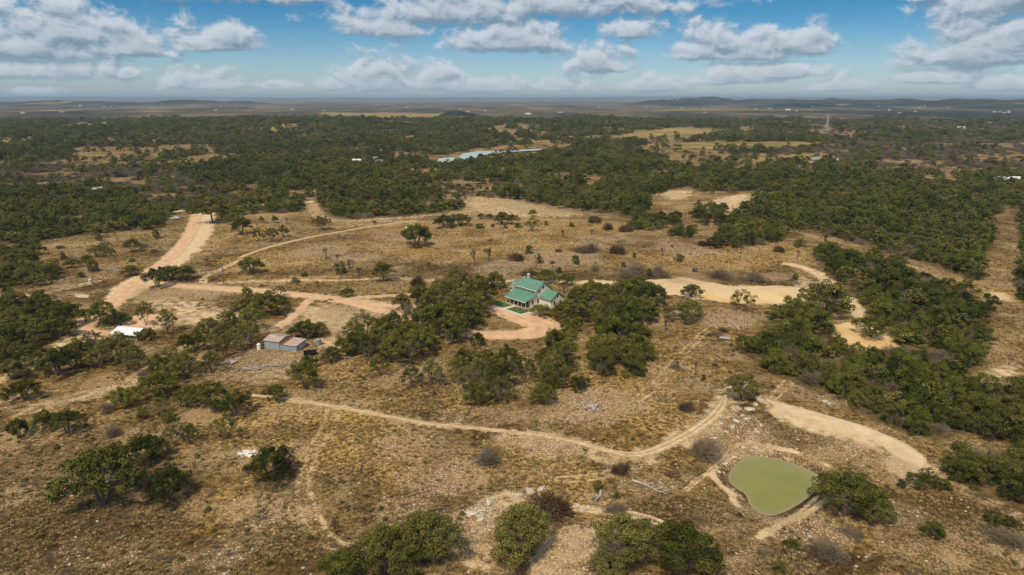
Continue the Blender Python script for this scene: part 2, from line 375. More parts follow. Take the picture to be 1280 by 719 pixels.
# woods (photo pixels) and the openings in them
WOODS = [
    ([(-400, 150), (-400, 330), (0, 306), (40, 303), (80, 297), (150, 290), (200, 287), (210, 276), (225, 262), (245, 272), (262, 280), (290, 272), (320, 268), (380, 265), (386, 250), (394, 246), (404, 270), (440, 274), (480, 273), (575, 271), (582, 252), (570, 246),
      (640, 250), (700, 262), (760, 268), (800, 276), (815, 262), (812, 244), (860, 234), (885, 244), (945, 238), (944, 255), (915, 268), (895, 280), (905, 290), (940, 300), (975, 302), (990, 288), (1010, 288), (1060, 302), (1110, 318), (1150, 328), (1190, 342), (1226, 352), (1232, 330), (1240, 300), (1250, 262), (1275, 262), (1700, 262), (1700, 150)], 'far'),
    ([(1015, 318), (1022, 308), (1060, 320), (1110, 328), (1160, 345), (1200, 362), (1228, 372), (1240, 390), (1238, 440), (1215, 468), (1235, 486), (1290, 495), (1700, 520), (1700, 640), (1290, 566), (1240, 550), (1215, 542), (1170, 552), (1130, 542), (1090, 525), (1060, 512), (1040, 500), (1000, 482), (965, 470), (925, 440), (945, 415), (965, 395), (990, 400), (1030, 405), (1045, 425), (1065, 440), (1095, 446), (1125, 442), (1120, 425), (1098, 405), (1080, 395), (1070, 375), (1050, 355), (1030, 342)], 'right'),
    ([(1200, 596), (1230, 578), (1290, 570), (1400, 600), (1400, 690), (1290, 640), (1240, 632), (1205, 615)], 'corner'),
    ([(1262, 262), (1700, 262), (1700, 520), (1290, 440), (1275, 380), (1266, 350), (1275, 320), (1272, 290)], 'edge'),
]
OPEN = [([(255, 156), (330, 153), (420, 157), (400, 168), (300, 170)], .55), ([(60, 155), (150, 152), (160, 160), (70, 163)], .7), ([(340, 222), (420, 226), (400, 236), (330, 232)], .45), ([(180, 200), (250, 202), (240, 216), (190, 214)], .7), ([(600, 150), (700, 150), (720, 160), (620, 160)], .45), ([(1090, 178), (1250, 182), (1240, 196), (1100, 190)], .5), ([(1110, 158), (1200, 160), (1190, 166), (1110, 165)], .5), ([(180, 242), (230, 240), (235, 248), (190, 250)], 1), ([(120, 227), (180, 224), (190, 231), (130, 234)], .9), ([(200, 205), (235, 206), (225, 215), (205, 213)], .9), ([(30, 228), (70, 226), (80, 232), (40, 234)], .6),
        ([(70, 156), (140, 154), (140, 158), (72, 159)], 1), ([(130, 166), (215, 166), (205, 171), (150, 170)], .8), ([(260, 158), (400, 160), (380, 168), (280, 166)], .75), ([(395, 140), (580, 142), (540, 148), (410, 146)], .6),
        ([(560, 144), (720, 148), (640, 153), (580, 150)], .5), ([(60, 270), (120, 270), (130, 278), (70, 280)], .9), ([(0, 280), (25, 279), (25, 287), (0, 288)], .9), ([(735, 221), (765, 222), (755, 232), (730, 233)], 1), ([(635, 228), (665, 230), (650, 234), (634, 233)], .9),
        ([(640, 242), (700, 244), (695, 248), (642, 247)], .9), ([(542, 195), (572, 190), (598, 185), (695, 182), (694, 190), (640, 194), (606, 203), (572, 208), (540, 207)], .9), ([(660, 178), (740, 178), (730, 182), (660, 183)], .8), ([(610, 178), (640, 172), (720, 175), (700, 180)], .7),
        ([(765, 170), (800, 163), (850, 160), (900, 161), (908, 167), (850, 173), (775, 175)], 1), ([(800, 183), (870, 178), (960, 177), (1038, 178), (1020, 185), (950, 188), (880, 186)], 1), ([(860, 166), (960, 164), (960, 170), (900, 172)], .6),
        ([(880, 207), (930, 200), (1000, 190), (1040, 192), (1050, 200), (980, 204), (920, 212)], .85), ([(1010, 195), (1050, 200), (1040, 208), (990, 205)], .8), ([(1115, 203), (1180, 200), (1240, 218), (1190, 226), (1120, 220)], .8),
        ([(1180, 243), (1235, 245), (1240, 253), (1180, 250)], 1), ([(1245, 222), (1290, 222), (1290, 232), (1245, 230)], 1), ([(1180, 160), (1290, 158), (1290, 176), (1180, 178)], .5), ([(1000, 205), (1020, 203), (1020, 210), (1000, 210)], .5),
        ([(700, 236), (735, 232), (740, 240), (705, 240)], .4), ([(425, 203), (485, 201), (485, 208), (425, 208)], .9), ([(90, 190), (150, 192), (140, 197), (95, 196)], .5), ([(1000, 240), (1030, 238), (1030, 244), (1004, 246)], .5)]
LEAFLESS = [([(0, 205), (120, 205), (240, 222), (280, 236), (230, 246), (60, 240), (0, 236)], .75), ([(150, 240), (290, 236), (300, 262), (200, 262)], .6), ([(960, 180), (1290, 176), (1290, 222), (1100, 214), (960, 196)], .8), ([(1000, 150), (1290, 150), (1290, 178), (1040, 178)], .6)]
W_WOODS = [(GP(p), k) for p, k in WOODS]
W_OPEN = [(GP(p), s) for p, s in OPEN]
LEAFLESS += [([(60, 190), (300, 200), (420, 215), (400, 222), (200, 210)], .3), ([(520, 240), (640, 232), (700, 240), (600, 246)], .35), ([(1050, 300), (1200, 300), (1180, 330), (1080, 310)], .3), ([(1000, 470), (1120, 490), (1200, 530), (1080, 515)], .35)]
W_LEAF = [(GP(p), s) for p, s in LEAFLESS]

def woods_mask(x, y):
    m = np.zeros(np.shape(x))
    for P, k in W_WOODS:
        m = np.maximum(m, sstep(-poly_dist(x, y, P), -3, 3))
    m = np.maximum(m, sstep(y, 2100, 2300))
    return m
def open_mask(x, y):
    m = np.zeros(np.shape(x))
    for P, s in W_OPEN:
        f = 6 + y * .004
        m = np.maximum(m, s * sstep(-poly_dist(x, y, P) + (fbm(x, y, 40, 31, 3) - .5) * (10 + y * .02), -f, f))
    return m
def ell_mask(x, y, L, seed):
    m = np.zeros(np.shape(x))
    for (cx, cy, rx, ry, s) in L:
        q = ((x - cx) / rx) ** 2 + ((y - cy) / ry) ** 2
        sel = q < 3
        if not sel.any(): continue
        m[sel] = np.maximum(m[sel], s * np.clip(1.3 - q[sel], 0, 1))
    n_ = fbm(x, y, 14, seed, 4)
    return np.clip(m * (0.55 + 1.1 * n_), 0, 1)

# ------------------------------------------------------------------ materials
def new_mat(name, base=(.5, .5, .5), rough=.9, spec=.2):
    m = bpy.data.materials.new(name); m.use_nodes = True
    n = NT(m.node_tree); b = n.n['Principled BSDF']
    b.inputs['Base Color'].default_value = c4(base); b.inputs['Roughness'].default_value = rough
    b.inputs['Specular IOR Level'].default_value = spec
    return m, n, b
def noisy(name, c1, c2, scale=1.0, rough=.9, spec=.2, bump=0, detail=5, thr=(.3, .7), coord='Object'):
    m, n, b = new_mat(name, c1, rough, spec)
    tc = n.new('ShaderNodeTexCoord')
    f = n.noise(tc.outputs[coord], scale, detail, .6)
    n.link(n.mix(n.smooth(f, thr[0], thr[1]), c4(c1), c4(c2)), b.inputs['Base Color'])
    if bump:
        bp = n.new('ShaderNodeBump'); bp.inputs['Strength'].default_value = bump
        n.link(f, bp.inputs['Height']); n.link(bp.outputs[0], b.inputs['Normal'])
    return m

def ground_material():
    m, n, b = new_mat('ground', (.2, .15, .08), .95, .03)
    g = n.new('ShaderNodeNewGeometry'); P = g.outputs['Position']
    a1 = n.new('ShaderNodeAttribute', attribute_name='cover'); s1 = n.new('ShaderNodeSeparateColor'); n.link(a1.outputs['Color'], s1.inputs[0])
    a2 = n.new('ShaderNodeAttribute', attribute_name='grass'); s2 = n.new('ShaderNodeSeparateColor'); n.link(a2.outputs['Color'], s2.inputs[0])
    a3 = n.new('ShaderNodeAttribute', attribute_name='land'); s3 = n.new('ShaderNodeSeparateColor'); n.link(a3.outputs['Color'], s3.inputs[0])
    fine = n.noise(P, 2.6, 5, .72); mid = n.noise(P, .42, 5, .65); big = n.noise(P, .055, 5, .6); huge = n.noise(P, .012, 4, .55)
    tuft = n.noise(P, 1.15, 5, .7, .4)
    # grass
    gr = n.mix(n.smooth(mid, .36, .62), (.125, .085, .038, 1), (.39, .275, .115, 1))
    gr = n.mix(n.smooth(huge, .42, .60), gr, n.mix(1, gr, (.62, .60, .55, 1), 'MULTIPLY'))
    gr = n.mix(n.m('MULTIPLY', n.smooth(big, .42, .60), .55), gr, (.135, .112, .048, 1))
    gold = n.mix(n.smooth(tuft, .38, .60), (.20, .135, .052, 1), (.48, .34, .135, 1))
    gf = n.smooth(n.m('ADD', s2.outputs[0], n.m('MULTIPLY', n.m('SUBTRACT', mid, .5), 1.5)), .26, .75)
    gr = n.mix(gf, gr, gold)
    pt = n.noise(n.v('MULTIPLY', P, (.028, .05, .03)), 1.0, 6, .62)
    gr = n.mix(n.m('MULTIPLY', n.smooth(pt, .50, .60), .6), gr, n.mix(n.smooth(fine, .35, .65), (.30, .215, .125, 1), (.52, .41, .27, 1)))
    gr = n.mix(n.m('MULTIPLY', n.smooth(pt, .46, .36), .55), gr, (.10, .066, .032, 1))
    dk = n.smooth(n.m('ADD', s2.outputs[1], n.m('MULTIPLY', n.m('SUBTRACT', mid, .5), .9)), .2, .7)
    gr = n.mix(n.m('MULTIPLY', dk, .8), gr, (.085, .058, .032, 1))  # dark banks, and the edge darkening painted into the ground colour
    gr = n.mix(n.smooth(tuft, .60, .40), gr, n.mix(1.0, gr, (.42, .40, .38, 1), 'MULTIPLY'))
    # pale soil showing between the tufts
    soil = n.mix(n.smooth(fine, .35, .7), (.31, .225, .135, 1), (.56, .43, .28, 1))
    sp = n.smooth(n.m('ADD', n.m('MULTIPLY', big, .6), n.m('MULTIPLY', fine, .5)), .545, .66)
    gr = n.mix(n.m('MULTIPLY', sp, .75), gr, soil)
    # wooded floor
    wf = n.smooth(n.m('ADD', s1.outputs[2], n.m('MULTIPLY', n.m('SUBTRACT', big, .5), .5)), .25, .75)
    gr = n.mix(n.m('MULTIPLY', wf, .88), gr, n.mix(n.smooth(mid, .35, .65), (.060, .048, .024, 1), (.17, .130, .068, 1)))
    # bare
    palec = n.mix(n.smooth(mid, .3, .7), (.52, .41, .275, 1), (.66, .54, .385, 1))
    palec = n.mix(n.m('MULTIPLY', n.smooth(fine, .55, .75), .35), palec, (.30, .22, .14, 1))
    palec = n.mix(s2.outputs[2], palec, n.mix(n.smooth(big, .4, .6), (.60, .43, .21, 1), (.66, .53, .33, 1)))
    pf = n.smooth(n.m('ADD', s1.outputs[0], n.m('ADD', n.m('MULTIPLY', n.m('SUBTRACT', fine, .5), .95), n.m('MULTIPLY', n.m('SUBTRACT', mid, .5), .8))), .34, .74)
    col = n.mix(pf, gr, palec)
    # rubble: voronoi stones
    vo = n.new('ShaderNodeTexVoronoi', feature='F1'); n.link(P, vo.inputs['Vector']); vo.inputs['Scale'].default_value = 2.1; vo.inputs['Randomness'].default_value = 1
    v2 = n.new('ShaderNodeTexVoronoi', feature='F1'); n.link(P, v2.inputs['Vector']); v2.inputs['Scale'].default_value = .8
    sc_ = n.new('ShaderNodeSeparateColor'); n.link(vo.outputs['Color'], sc_.inputs[0])
    stone = n.mix(sc_.outputs[0], (.42, .335, .26, 1), (.82, .72, .61, 1))
    st = n.m('MULTIPLY', n.smooth(vo.outputs['Distance'], .46, .30), n.smooth(sc_.outputs[1], .25, .5))
    rf = n.smooth(n.m('ADD', s1.outputs[1], n.m('MULTIPLY', n.m('SUBTRACT', mid, .5), 1.4)), .28, .72)
    floor_ = n.mix(.6, col, n.mix(n.smooth(fine, .3, .7), (.13, .088, .046, 1), (.44, .315, .20, 1)))
    rub = n.mix(st, floor_, stone)
    col = n.mix(n.m('MULTIPLY', rf, .9), col, rub)
    # lone pale stones everywhere in the grass
    sc2 = n.new('ShaderNodeSeparateColor'); n.link(v2.outputs['Color'], sc2.inputs[0])
    lone = n.m('MULTIPLY', n.smooth(v2.outputs['Distance'], .26, .16), n.smooth(sc2.outputs[1], .86, .93))
    lone = n.m('MULTIPLY', lone, n.m('SUBTRACT', 1.0, wf))
    col = n.mix(lone, col, (.60, .52, .41, 1))
    # far land: fields, red soil, scrub plain, forest canopy
    fld = n.mix(n.smooth(n.noise(P, .009, 6, .7), .38, .62), (.31, .245, .105, 1), (.17, .145, .062, 1))
    ff = n.smooth(n.m('ADD', s3.outputs[0], n.m('MULTIPLY', n.m('SUBTRACT', huge, .5), .4)), .35, .6)
    scrub = n.mix(n.smooth(n.noise(P, .02, 6, .7), .42, .58), (.055, .052, .028, 1), (.145, .118, .088, 1))
    scrub = n.mix(n.smooth(n.noise(P, .0022, 5, .65), .53, .66), scrub, (.20, .155, .110, 1))
    scrub = n.mix(n.m('MULTIPLY', n.smooth(n.noise(P, .0011, 3, .5), .40, .62), .6), scrub, (.115, .088, .072, 1))
    scrub = n.mix(n.smooth(n.m('ADD', s3.outputs[2], n.m('MULTIPLY', n.m('SUBTRACT', n.noise(P, .004, 5, .6), .5), .9)), .25, .6), scrub, n.mix(n.smooth(n.noise(P, .015, 4, .6), .4, .62), (.016, .021, .011, 1), (.050, .048, .028, 1)))
    st_ = n.noise(n.v('MULTIPLY', P, (.0030, .0011, 0)), 1.0, 5, .62)
    scrub = n.mix(n.smooth(st_, .42, .60), n.mix(1.0, scrub, (.50, .55, .52, 1), 'MULTIPLY'), n.mix(1.0, scrub, (1.35, 1.30, 1.22, 1), 'MULTIPLY'))
    col = n.mix(s3.outputs[1], col, scrub)
    col = n.mix(ff, col, fld)
    col = n.mix(1.0, col, (1.10, .99, .82, 1), 'MULTIPLY')
    n.link(col, b.inputs['Base Color'])
    bp = n.new('ShaderNodeBump'); bp.inputs['Strength'].default_value = .75; bp.inputs['Distance'].default_value = .35
    hgt = n.m('ADD', n.m('MULTIPLY', tuft, 1.4), n.m('ADD', n.m('MULTIPLY', fine, .5), n.m('MULTIPLY', n.m('MULTIPLY', st, rf), .5)))
    n.link(hgt, bp.inputs['Height']); n.link(bp.outputs[0], b.inputs['Normal'])
    return m

def road_material(name, kind):
    m, n, b = new_mat(name, (.5, .3, .2), .95, .1)
    g = n.new('ShaderNodeNewGeometry'); P = g.outputs['Position']
    at = n.new('ShaderNodeAttribute', attribute_name='across'); u = at.outputs['Fac']     # -1 .. 1 over the width
    fine = n.noise(P, 2.2, 5, .7); mid = n.noise(P, .3, 4, .6)
    if kind == 'red':
        c = n.mix(n.smooth(mid, .3, .7), (.50, .320, .195, 1), (.63, .440, .300, 1))
        edge = (.50, .36, .22, 1)
    else:
        c = n.mix(n.smooth(mid, .3, .7), (.50, .39, .255, 1), (.66, .54, .375, 1))
        edge = (.33, .24, .125, 1) if kind == 'pale' else (.54, .43, .285, 1)
    c = n.mix(n.m('MULTIPLY', n.smooth(fine, .5, .75), .35), c, n.mix(1, c, (.6, .56, .52, 1), 'MULTIPLY'))
    au = n.m('ABSOLUTE', n.m('ADD', u, n.m('MULTIPLY', n.m('SUBTRACT', n.noise(P, .12, 3, .6), .5), .35)))
    e = n.smooth(n.m('ADD', au, n.m('MULTIPLY', n.m('SUBTRACT', n.noise(P, .9, 5, .7), .5), 1.5 if kind == 'red' else 2.2)), .62 if kind == 'red' else .2, 1.0)
    c = n.mix(e, c, edge)
    if kind == 'pale':
        cn = n.m('MULTIPLY', n.smooth(n.m('ADD', au, n.m('MULTIPLY', n.m('SUBTRACT', n.noise(P, .5, 4, .6), .5), 1.0)), .32, .02), .8)
        c = n.mix(cn, c, edge)
    rut = n.m('MULTIPLY', n.smooth(n.m('ABSOLUTE', n.m('SUBTRACT', au, .42)), .2, .05), .35)
    c = n.mix(rut, c, n.mix(1, c, (1.18, 1.15, 1.1, 1), 'MULTIPLY'))
    c = n.mix(1.0, c, (1.05, .985, .89, 1), 'MULTIPLY')
    n.link(c, b.inputs['Base Color'])
    bp = n.new('ShaderNodeBump'); bp.inputs['Strength'].default_value = .4; bp.inputs['Distance'].default_value = .15
    n.link(fine, bp.inputs['Height']); n.link(bp.outputs[0], b.inputs['Normal'])
    return m

def leaf_material(name, c1, c2, c3):
    m, n, b = new_mat(name, c1, .85, .08)
    oi = n.new('ShaderNodeObjectInfo'); g = n.new('ShaderNodeNewGeometry')
    at = n.new('ShaderNodeAttribute', attribute_name='leafvar_shade')
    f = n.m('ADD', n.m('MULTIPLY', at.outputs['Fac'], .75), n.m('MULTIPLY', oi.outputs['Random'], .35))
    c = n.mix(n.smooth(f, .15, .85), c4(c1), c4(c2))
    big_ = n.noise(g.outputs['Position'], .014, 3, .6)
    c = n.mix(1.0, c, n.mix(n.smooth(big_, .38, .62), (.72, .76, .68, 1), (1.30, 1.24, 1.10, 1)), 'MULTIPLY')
    r2 = n.m('FRACT', n.m('MULTIPLY', oi.outputs['Random'], 7.31))
    c = n.mix(n.m('MULTIPLY', n.smooth(r2, .45, 1.0), .55), c, c4(c3))
    n.link(c, b.inputs['Base Color'])
    return m

M = {}
M['ground'] = ground_material()
M['red'] = road_material('red_gravel', 'red'); M['pale'] = road_material('pale_caliche', 'pale'); M['sand'] = road_material('pale_sand', 'sand')
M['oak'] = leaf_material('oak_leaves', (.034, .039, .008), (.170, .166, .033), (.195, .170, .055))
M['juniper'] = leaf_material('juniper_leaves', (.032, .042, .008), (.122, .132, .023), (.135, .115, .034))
M['bark'] = noisy('bark', (.09, .075, .06), (.20, .18, .155), 3, .95)
M['twig'] = noisy('grey_twigs', (.125, .095, .062), (.27, .215, .150), .8, .95)
M['brown_twig'] = noisy('brown_twigs', (.065, .038, .022), (.17, .105, .065), .8, .95)
M['dark_bark'] = noisy('dark_bark', (.075, .055, .042), (.15, .12, .095), 3, .95)
M['deadwood'] = noisy('bleached_wood', (.26, .23, .21), (.48, .44, .40), 1.5, .9)
M['stone'] = noisy('limestone', (.38, .32, .25), (.66, .58, .47), .6, .95, bump=.3)
M['chalk'] = noisy('white_stone', (.66, .64, .60), (.80, .78, .74), .8, .9)
M['cream'] = noisy('cream_siding', (.74, .67, .52), (.80, .74, .60), .5, .85)
M['trimwhite'] = noisy('white_trim', (.74, .70, .62), (.80, .77, .70), .5, .7)
M['glass'] = new_mat('dark_glass', (.02, .025, .03), .12, .5)[0]
M['darkwood'] = noisy('dark_wood', (.10, .045, .028), (.17, .075, .045), 2, .8)
M['concrete'] = noisy('concrete', (.50, .46, .38), (.62, .58, .49), .8, .9)
M['tin'] = noisy('galvanised_sheet', (.26, .32, .38), (.36, .42, .47), .7, .55, .4)
M['whitemetal'] = noisy('white_roof_sheet', (.74, .75, .78), (.84, .85, .88), .4, .45, .4)
M['black'] = new_mat('black_rubber', (.015, .015, .017), .7)[0]
M['carwhite'] = new_mat('white_car_paint', (.75, .75, .76), .25, .5)[0]
M['pole'] = noisy('pole_wood', (.07, .05, .04), (.13, .10, .08), 3, .9)
M['steel'] = new_mat('steel', (.42, .43, .44), .45, .5)[0]
M['far_white'] = noisy('pale_render', (.60, .58, .55), (.78, .76, .73), .1, .8)
M['far_roof'] = noisy('grey_roofing', (.24, .23, .22), (.40, .38, .36), .1, .8)
M['lawn'] = noisy('lawn_green', (.055, .085, .018), (.10, .14, .030), 1.2, .9, bump=.4)

def roof_mat(name, c1, c2, rough):
    m, n, b = new_mat(name, c1, rough, .5)
    tc = n.new('ShaderNodeTexCoord')
    f = n.noise(tc.outputs['Object'], .5, 4, .6)
    n.link(n.mix(n.smooth(f, .3, .7), c4(c1), c4(c2)), b.inputs['Base Color'])
    return m
M['green_roof'] = roof_mat('green_metal', (.105, .235, .168), (.135, .285, .205), .45)
M['rust_roof'] = roof_mat('weathered_sheet', (.42, .30, .24), (.55, .45, .40), .7)
M['rust_red'] = roof_mat('rusty_sheet', (.26, .075, .035), (.36, .13, .07), .8)

def water_mat(name, c, rough, spec):
    m, n, b = new_mat(name, c, rough, spec)
    g = n.new('ShaderNodeNewGeometry')
    f = n.noise(g.outputs['Position'], .15, 3, .5)
    sh = n.new('ShaderNodeAttribute', attribute_name='shore')
    cc_ = n.mix(n.smooth(f, .35, .65), c4(c), (c[0] * .86, c[1] * .92, c[2] * .8, 1))
    n.link(n.mix(n.m('MULTIPLY', sh.outputs['Fac'], .8), cc_, (.30, .235, .125, 1)), b.inputs['Base Color'])
    w_ = n.noise(g.outputs['Position'], 1.6, 3, .5)
    bp = n.new('ShaderNodeBump'); bp.inputs['Strength'].default_value = .08; bp.inputs['Distance'].default_value = .05
    n.link(w_, bp.inputs['Height']); n.link(bp.outputs[0], b.inputs['Normal'])
    return m
M['pond'] = water_mat('green_pond_water', (.240, .222, .052), .12, .5)
M['lake'] = water_mat('lake_water', (.50, .58, .58), .25, .4)

# ------------------------------------------------------------------ object helpers
def tag(o, label=None, cat=None, group=None, kind=None):
    if label: o['label'] = label
    if cat: o['category'] = cat
    if group: o['group'] = group
    if kind: o['kind'] = kind
    return o
def link(name, me, parent=None):
    o = bpy.data.objects.new(name, me); COL.objects.link(o)
    if parent: o.parent = parent
    return o
def empty(name, loc=(0, 0, 0), rz=0, scale=1):
    o = bpy.data.objects.new(name, None); COL.objects.link(o)
    o.location = loc; o.rotation_euler = (0, 0, rz)
    o.scale = (scale,) * 3 if not isinstance(scale, tuple) else scale
    o.empty_display_size = 1
    return o
def np_mesh(name, V, F, mat=None, attr=None, smooth=False):
    """V (n,3), F (m,k) arrays with one face size"""
    me = bpy.data.meshes.new(name)
    V = np.asarray(V, np.float32); F = np.asarray(F, np.int32)
    me.vertices.add(len(V)); me.vertices.foreach_set('co', V.ravel())
    k = F.shape[1]
    me.loops.add(F.size); me.loops.foreach_set('vertex_index', F.ravel())
    me.polygons.add(len(F))
    me.polygons.foreach_set('loop_start', np.arange(0, F.size, k, dtype=np.int32))
    me.polygons.foreach_set('loop_total', np.full(len(F), k, np.int32))
    if smooth: me.polygons.foreach_set('use_smooth', np.ones(len(F), bool))
    me.update(calc_edges=True)
    if attr:
        for an, vals in attr.items():
            vals = np.asarray(vals, np.float32)
            if vals.ndim == 1:
                a = me.attributes.new(an, 'FLOAT', 'POINT'); a.data.foreach_set('value', vals)
            else:
                a = me.attributes.new(an, 'FLOAT_COLOR', 'POINT'); a.data.foreach_set('color', np.hstack([vals, np.ones((len(vals), 1), np.float32)]).ravel())
    if mat: me.materials.append(mat)
    return me

class MB:
    def __init__(s): s.V = []; s.F = []
    def face(s, pts):
        i = len(s.V); s.V += [tuple(p) for p in pts]; s.F.append(tuple(range(i, i + len(pts)))); return s
    def box(s, x0, x1, y0, y1, z0, z1):
        i = len(s.V)
        s.V += [(x, y, z) for z in (z0, z1) for y in (y0, y1) for x in (x0, x1)]
        s.F += [tuple(i + k for k in f) for f in ((0, 2, 3, 1), (4, 5, 7, 6), (0, 1, 5, 4), (2, 6, 7, 3), (0, 4, 6, 2), (1, 3, 7, 5))]
        return s
    def slab(s, P, th):
        """polygon P (3-D) thickened downward"""
        n = len(P); i = len(s.V)
        s.V += [tuple(p) for p in P] + [(p[0], p[1], p[2] - th) for p in P]
        s.F.append(tuple(range(i, i + n))); s.F.append(tuple(i + n + k for k in reversed(range(n))))
        for k in range(n): s.F.append((i + k, i + n + k, i + n + (k + 1) % n, i + (k + 1) % n))
        return s
    def prism(s, P, axis, a0, a1):
        """2-D polygon P extruded along an axis: 'x' -> P is (y,z)"""
        n = len(P); i = len(s.V)
        for a in (a0, a1):
            for p in P: s.V.append((a, p[0], p[1]) if axis == 'x' else (p[0], a, p[1]) if axis == 'y' else (p[0], p[1], a))
        s.F.append(tuple(i + k for k in reversed(range(n)))); s.F.append(tuple(i + n + k for k in range(n)))
        for k in range(n): s.F.append((i + k, i + (k + 1) % n, i + n + (k + 1) % n, i + n + k))
        return s
    def tube(s, P, r, n=6, cap=True):
        P = [Vector(p) for p in P]; r = r if isinstance(r, (list, tuple)) else [r] * len(P)
        i0 = len(s.V)
        for k, p in enumerate(P):
            d = (P[min(k + 1, len(P) - 1)] - P[max(k - 1, 0)]).normalized()
            a = d.orthogonal().normalized(); b = d.cross(a)
            for j in range(n):
                w = 2 * math.pi * j / n
                s.V.append(tuple(p + (a * math.cos(w) + b * math.sin(w)) * r[k]))
        for k in range(len(P) - 1):
            for j in range(n):
                a_ = i0 + k * n + j; b_ = i0 + k * n + (j + 1) % n
                s.F.append((a_, b_, b_ + n, a_ + n))
        if cap:
            s.F.append(tuple(i0 + j for j in reversed(range(n)))); s.F.append(tuple(i0 + (len(P) - 1) * n + j for j in range(n)))
        return s
    def mesh(s, name, mat):
        me = bpy.data.meshes.new(name); me.from_pydata(s.V, [], s.F); me.update()
        if mat: me.materials.append(mat)
        return me
    def build(s, name, mat, parent=None): return link(name, s.mesh(name, mat), parent)

# ------------------------------------------------------------------ the ground, one sheet to the horizon
def build_ground():
    ys = [-900, -500, -250, -100, 0, 40, 70]
    y = 82.0
    while y < 30000:
        ys.append(y)
        y += max(.34, min(y * y / (CAM_H * 683) * .85, y * .018 + 1))
    ys += [33000, 45000]
    ys = np.array(ys); NXc = 620
    u = np.linspace(-1, 1, NXc); s_ = u * (0.86 + .5 * np.abs(u) ** 6)
    X = s_[None, :] * (np.maximum(ys, 0)[:, None] + 60) * 1.0
    X = np.where(ys[:, None] < 60, s_[None, :] * np.maximum(130, np.abs(ys[:, None]) * 1.2), X)
    Y = np.repeat(ys[:, None], NXc, 1)
    x = X.ravel(); y = Y.ravel()
    z = height(x, y)
    near = y < 900
    cover = np.zeros((len(x), 3)); grass = np.zeros((len(x), 3)); land = np.zeros((len(x), 3))
    xn, yn = x[near], y[near]
    jit = (fbm(xn, yn, 5, 41, 3) - .5) * 2
    p = np.zeros(len(xn))
    for P, w, s in W_FAINT:
        bb = np.array(P); sel = (xn > bb[:, 0].min() - 4 * w) & (xn < bb[:, 0].max() + 4 * w) & (yn > bb[:, 1].min() - 4 * w) & (yn < bb[:, 1].max() + 4 * w)
        if not sel.any(): continue
        d = line_dist(xn[sel], yn[sel], P) + jit[sel] * w * .5
        v_ = s * sstep(-d, -w * 1.6, -w * .5)
        if w <= 2.0: v_ *= .75 + .25 * np.cos(d / w * 4.5 + 3.14)
        p[sel] = np.maximum(p[sel], v_)
    for n_, P, w, k, l_ in W_ROADS:
        bb = np.array(P); mw = w + 8
        sel = (xn > bb[:, 0].min() - mw) & (xn < bb[:, 0].max() + mw) & (yn > bb[:, 1].min() - mw) & (yn < bb[:, 1].max() + mw)
        d = line_dist(xn[sel], yn[sel], P) + jit[sel] * 1.2
        p[sel] = np.maximum(p[sel], .55 * sstep(-d, -(w * .5 + (2.2 if w > 3 else .9)), -w * .45))
    yel = np.zeros(len(xn))
    for P, s, f, ye in W_PALE:
        bb = np.array(P); mw = f * 2 + 4
        sel = (xn > bb[:, 0].min() - mw) & (xn < bb[:, 0].max() + mw) & (yn > bb[:, 1].min() - mw) & (yn < bb[:, 1].max() + mw)
        if not sel.any(): continue
        d = poly_dist(xn[sel], yn[sel], P) + jit[sel] * f * .7
        v_ = s * sstep(-d, -f, f); p[sel] = np.maximum(p[sel], v_)
        if ye: yel[sel] = np.maximum(yel[sel], v_)
    dp = poly_dist(xn, yn, POND)
    p = np.where(dp < 30, np.maximum(p, .9 * np.exp(-((dp - 3.2) / 1.1) ** 2) * sstep(fbm(xn, yn, 11, 7, 3), .30, .62)), p)
    cover[near, 0] = p
    cover[near, 1] = ell_mask(xn, yn, W_ROCK, 51)
    grass[near, 0] = ell_mask(xn, yn, W_GOLD, 61)
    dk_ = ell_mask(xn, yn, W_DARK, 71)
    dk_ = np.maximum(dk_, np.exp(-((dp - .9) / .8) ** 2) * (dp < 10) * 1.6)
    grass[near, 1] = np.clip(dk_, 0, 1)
    grass[near, 2] = yel
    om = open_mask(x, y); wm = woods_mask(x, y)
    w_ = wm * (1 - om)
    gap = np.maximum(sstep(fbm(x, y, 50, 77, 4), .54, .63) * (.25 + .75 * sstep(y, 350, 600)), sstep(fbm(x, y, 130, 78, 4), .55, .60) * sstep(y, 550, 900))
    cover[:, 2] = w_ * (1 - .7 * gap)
    cover[:, 0] = np.maximum(cover[:, 0], om * .55 * (y < 1500) * (fbm(x, y, 30, 5, 3)))
    far = sstep(y, 1900, 2600)
    land[:, 1] = far
    hh = height(x, y, True); land[:, 2] = np.maximum(np.where(y > 2500, np.clip(hh / 22, 0, 1), 1 - sstep(y, 2000, 2500)), .55 * (x > .22 * y) * sstep(-y, -7000, -4500) * sstep(fbm(x, y, 500, 15, 4), .42, .55))
    f = om * sstep(y, 650, 1000) * (poly_dist(x, y, LAKE) > 120)
    patch = sstep(fbm(x, y, 700, 91, 4), .60, .66) * sstep(y, 3000, 4500) * .5
    land[:, 0] = np.maximum(f, patch)
    idx = np.arange(len(x)).reshape(len(ys), NXc)
    F = np.stack([idx[:-1, :-1].ravel(), idx[:-1, 1:].ravel(), idx[1:, 1:].ravel(), idx[1:, :-1].ravel()], 1)
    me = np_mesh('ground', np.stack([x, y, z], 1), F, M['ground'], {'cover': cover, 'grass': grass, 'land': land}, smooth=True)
    o = link('ground', me); tag(o, 'dry golden grass, pale caliche and rubble of open ranch land', kind='structure')
build_ground()

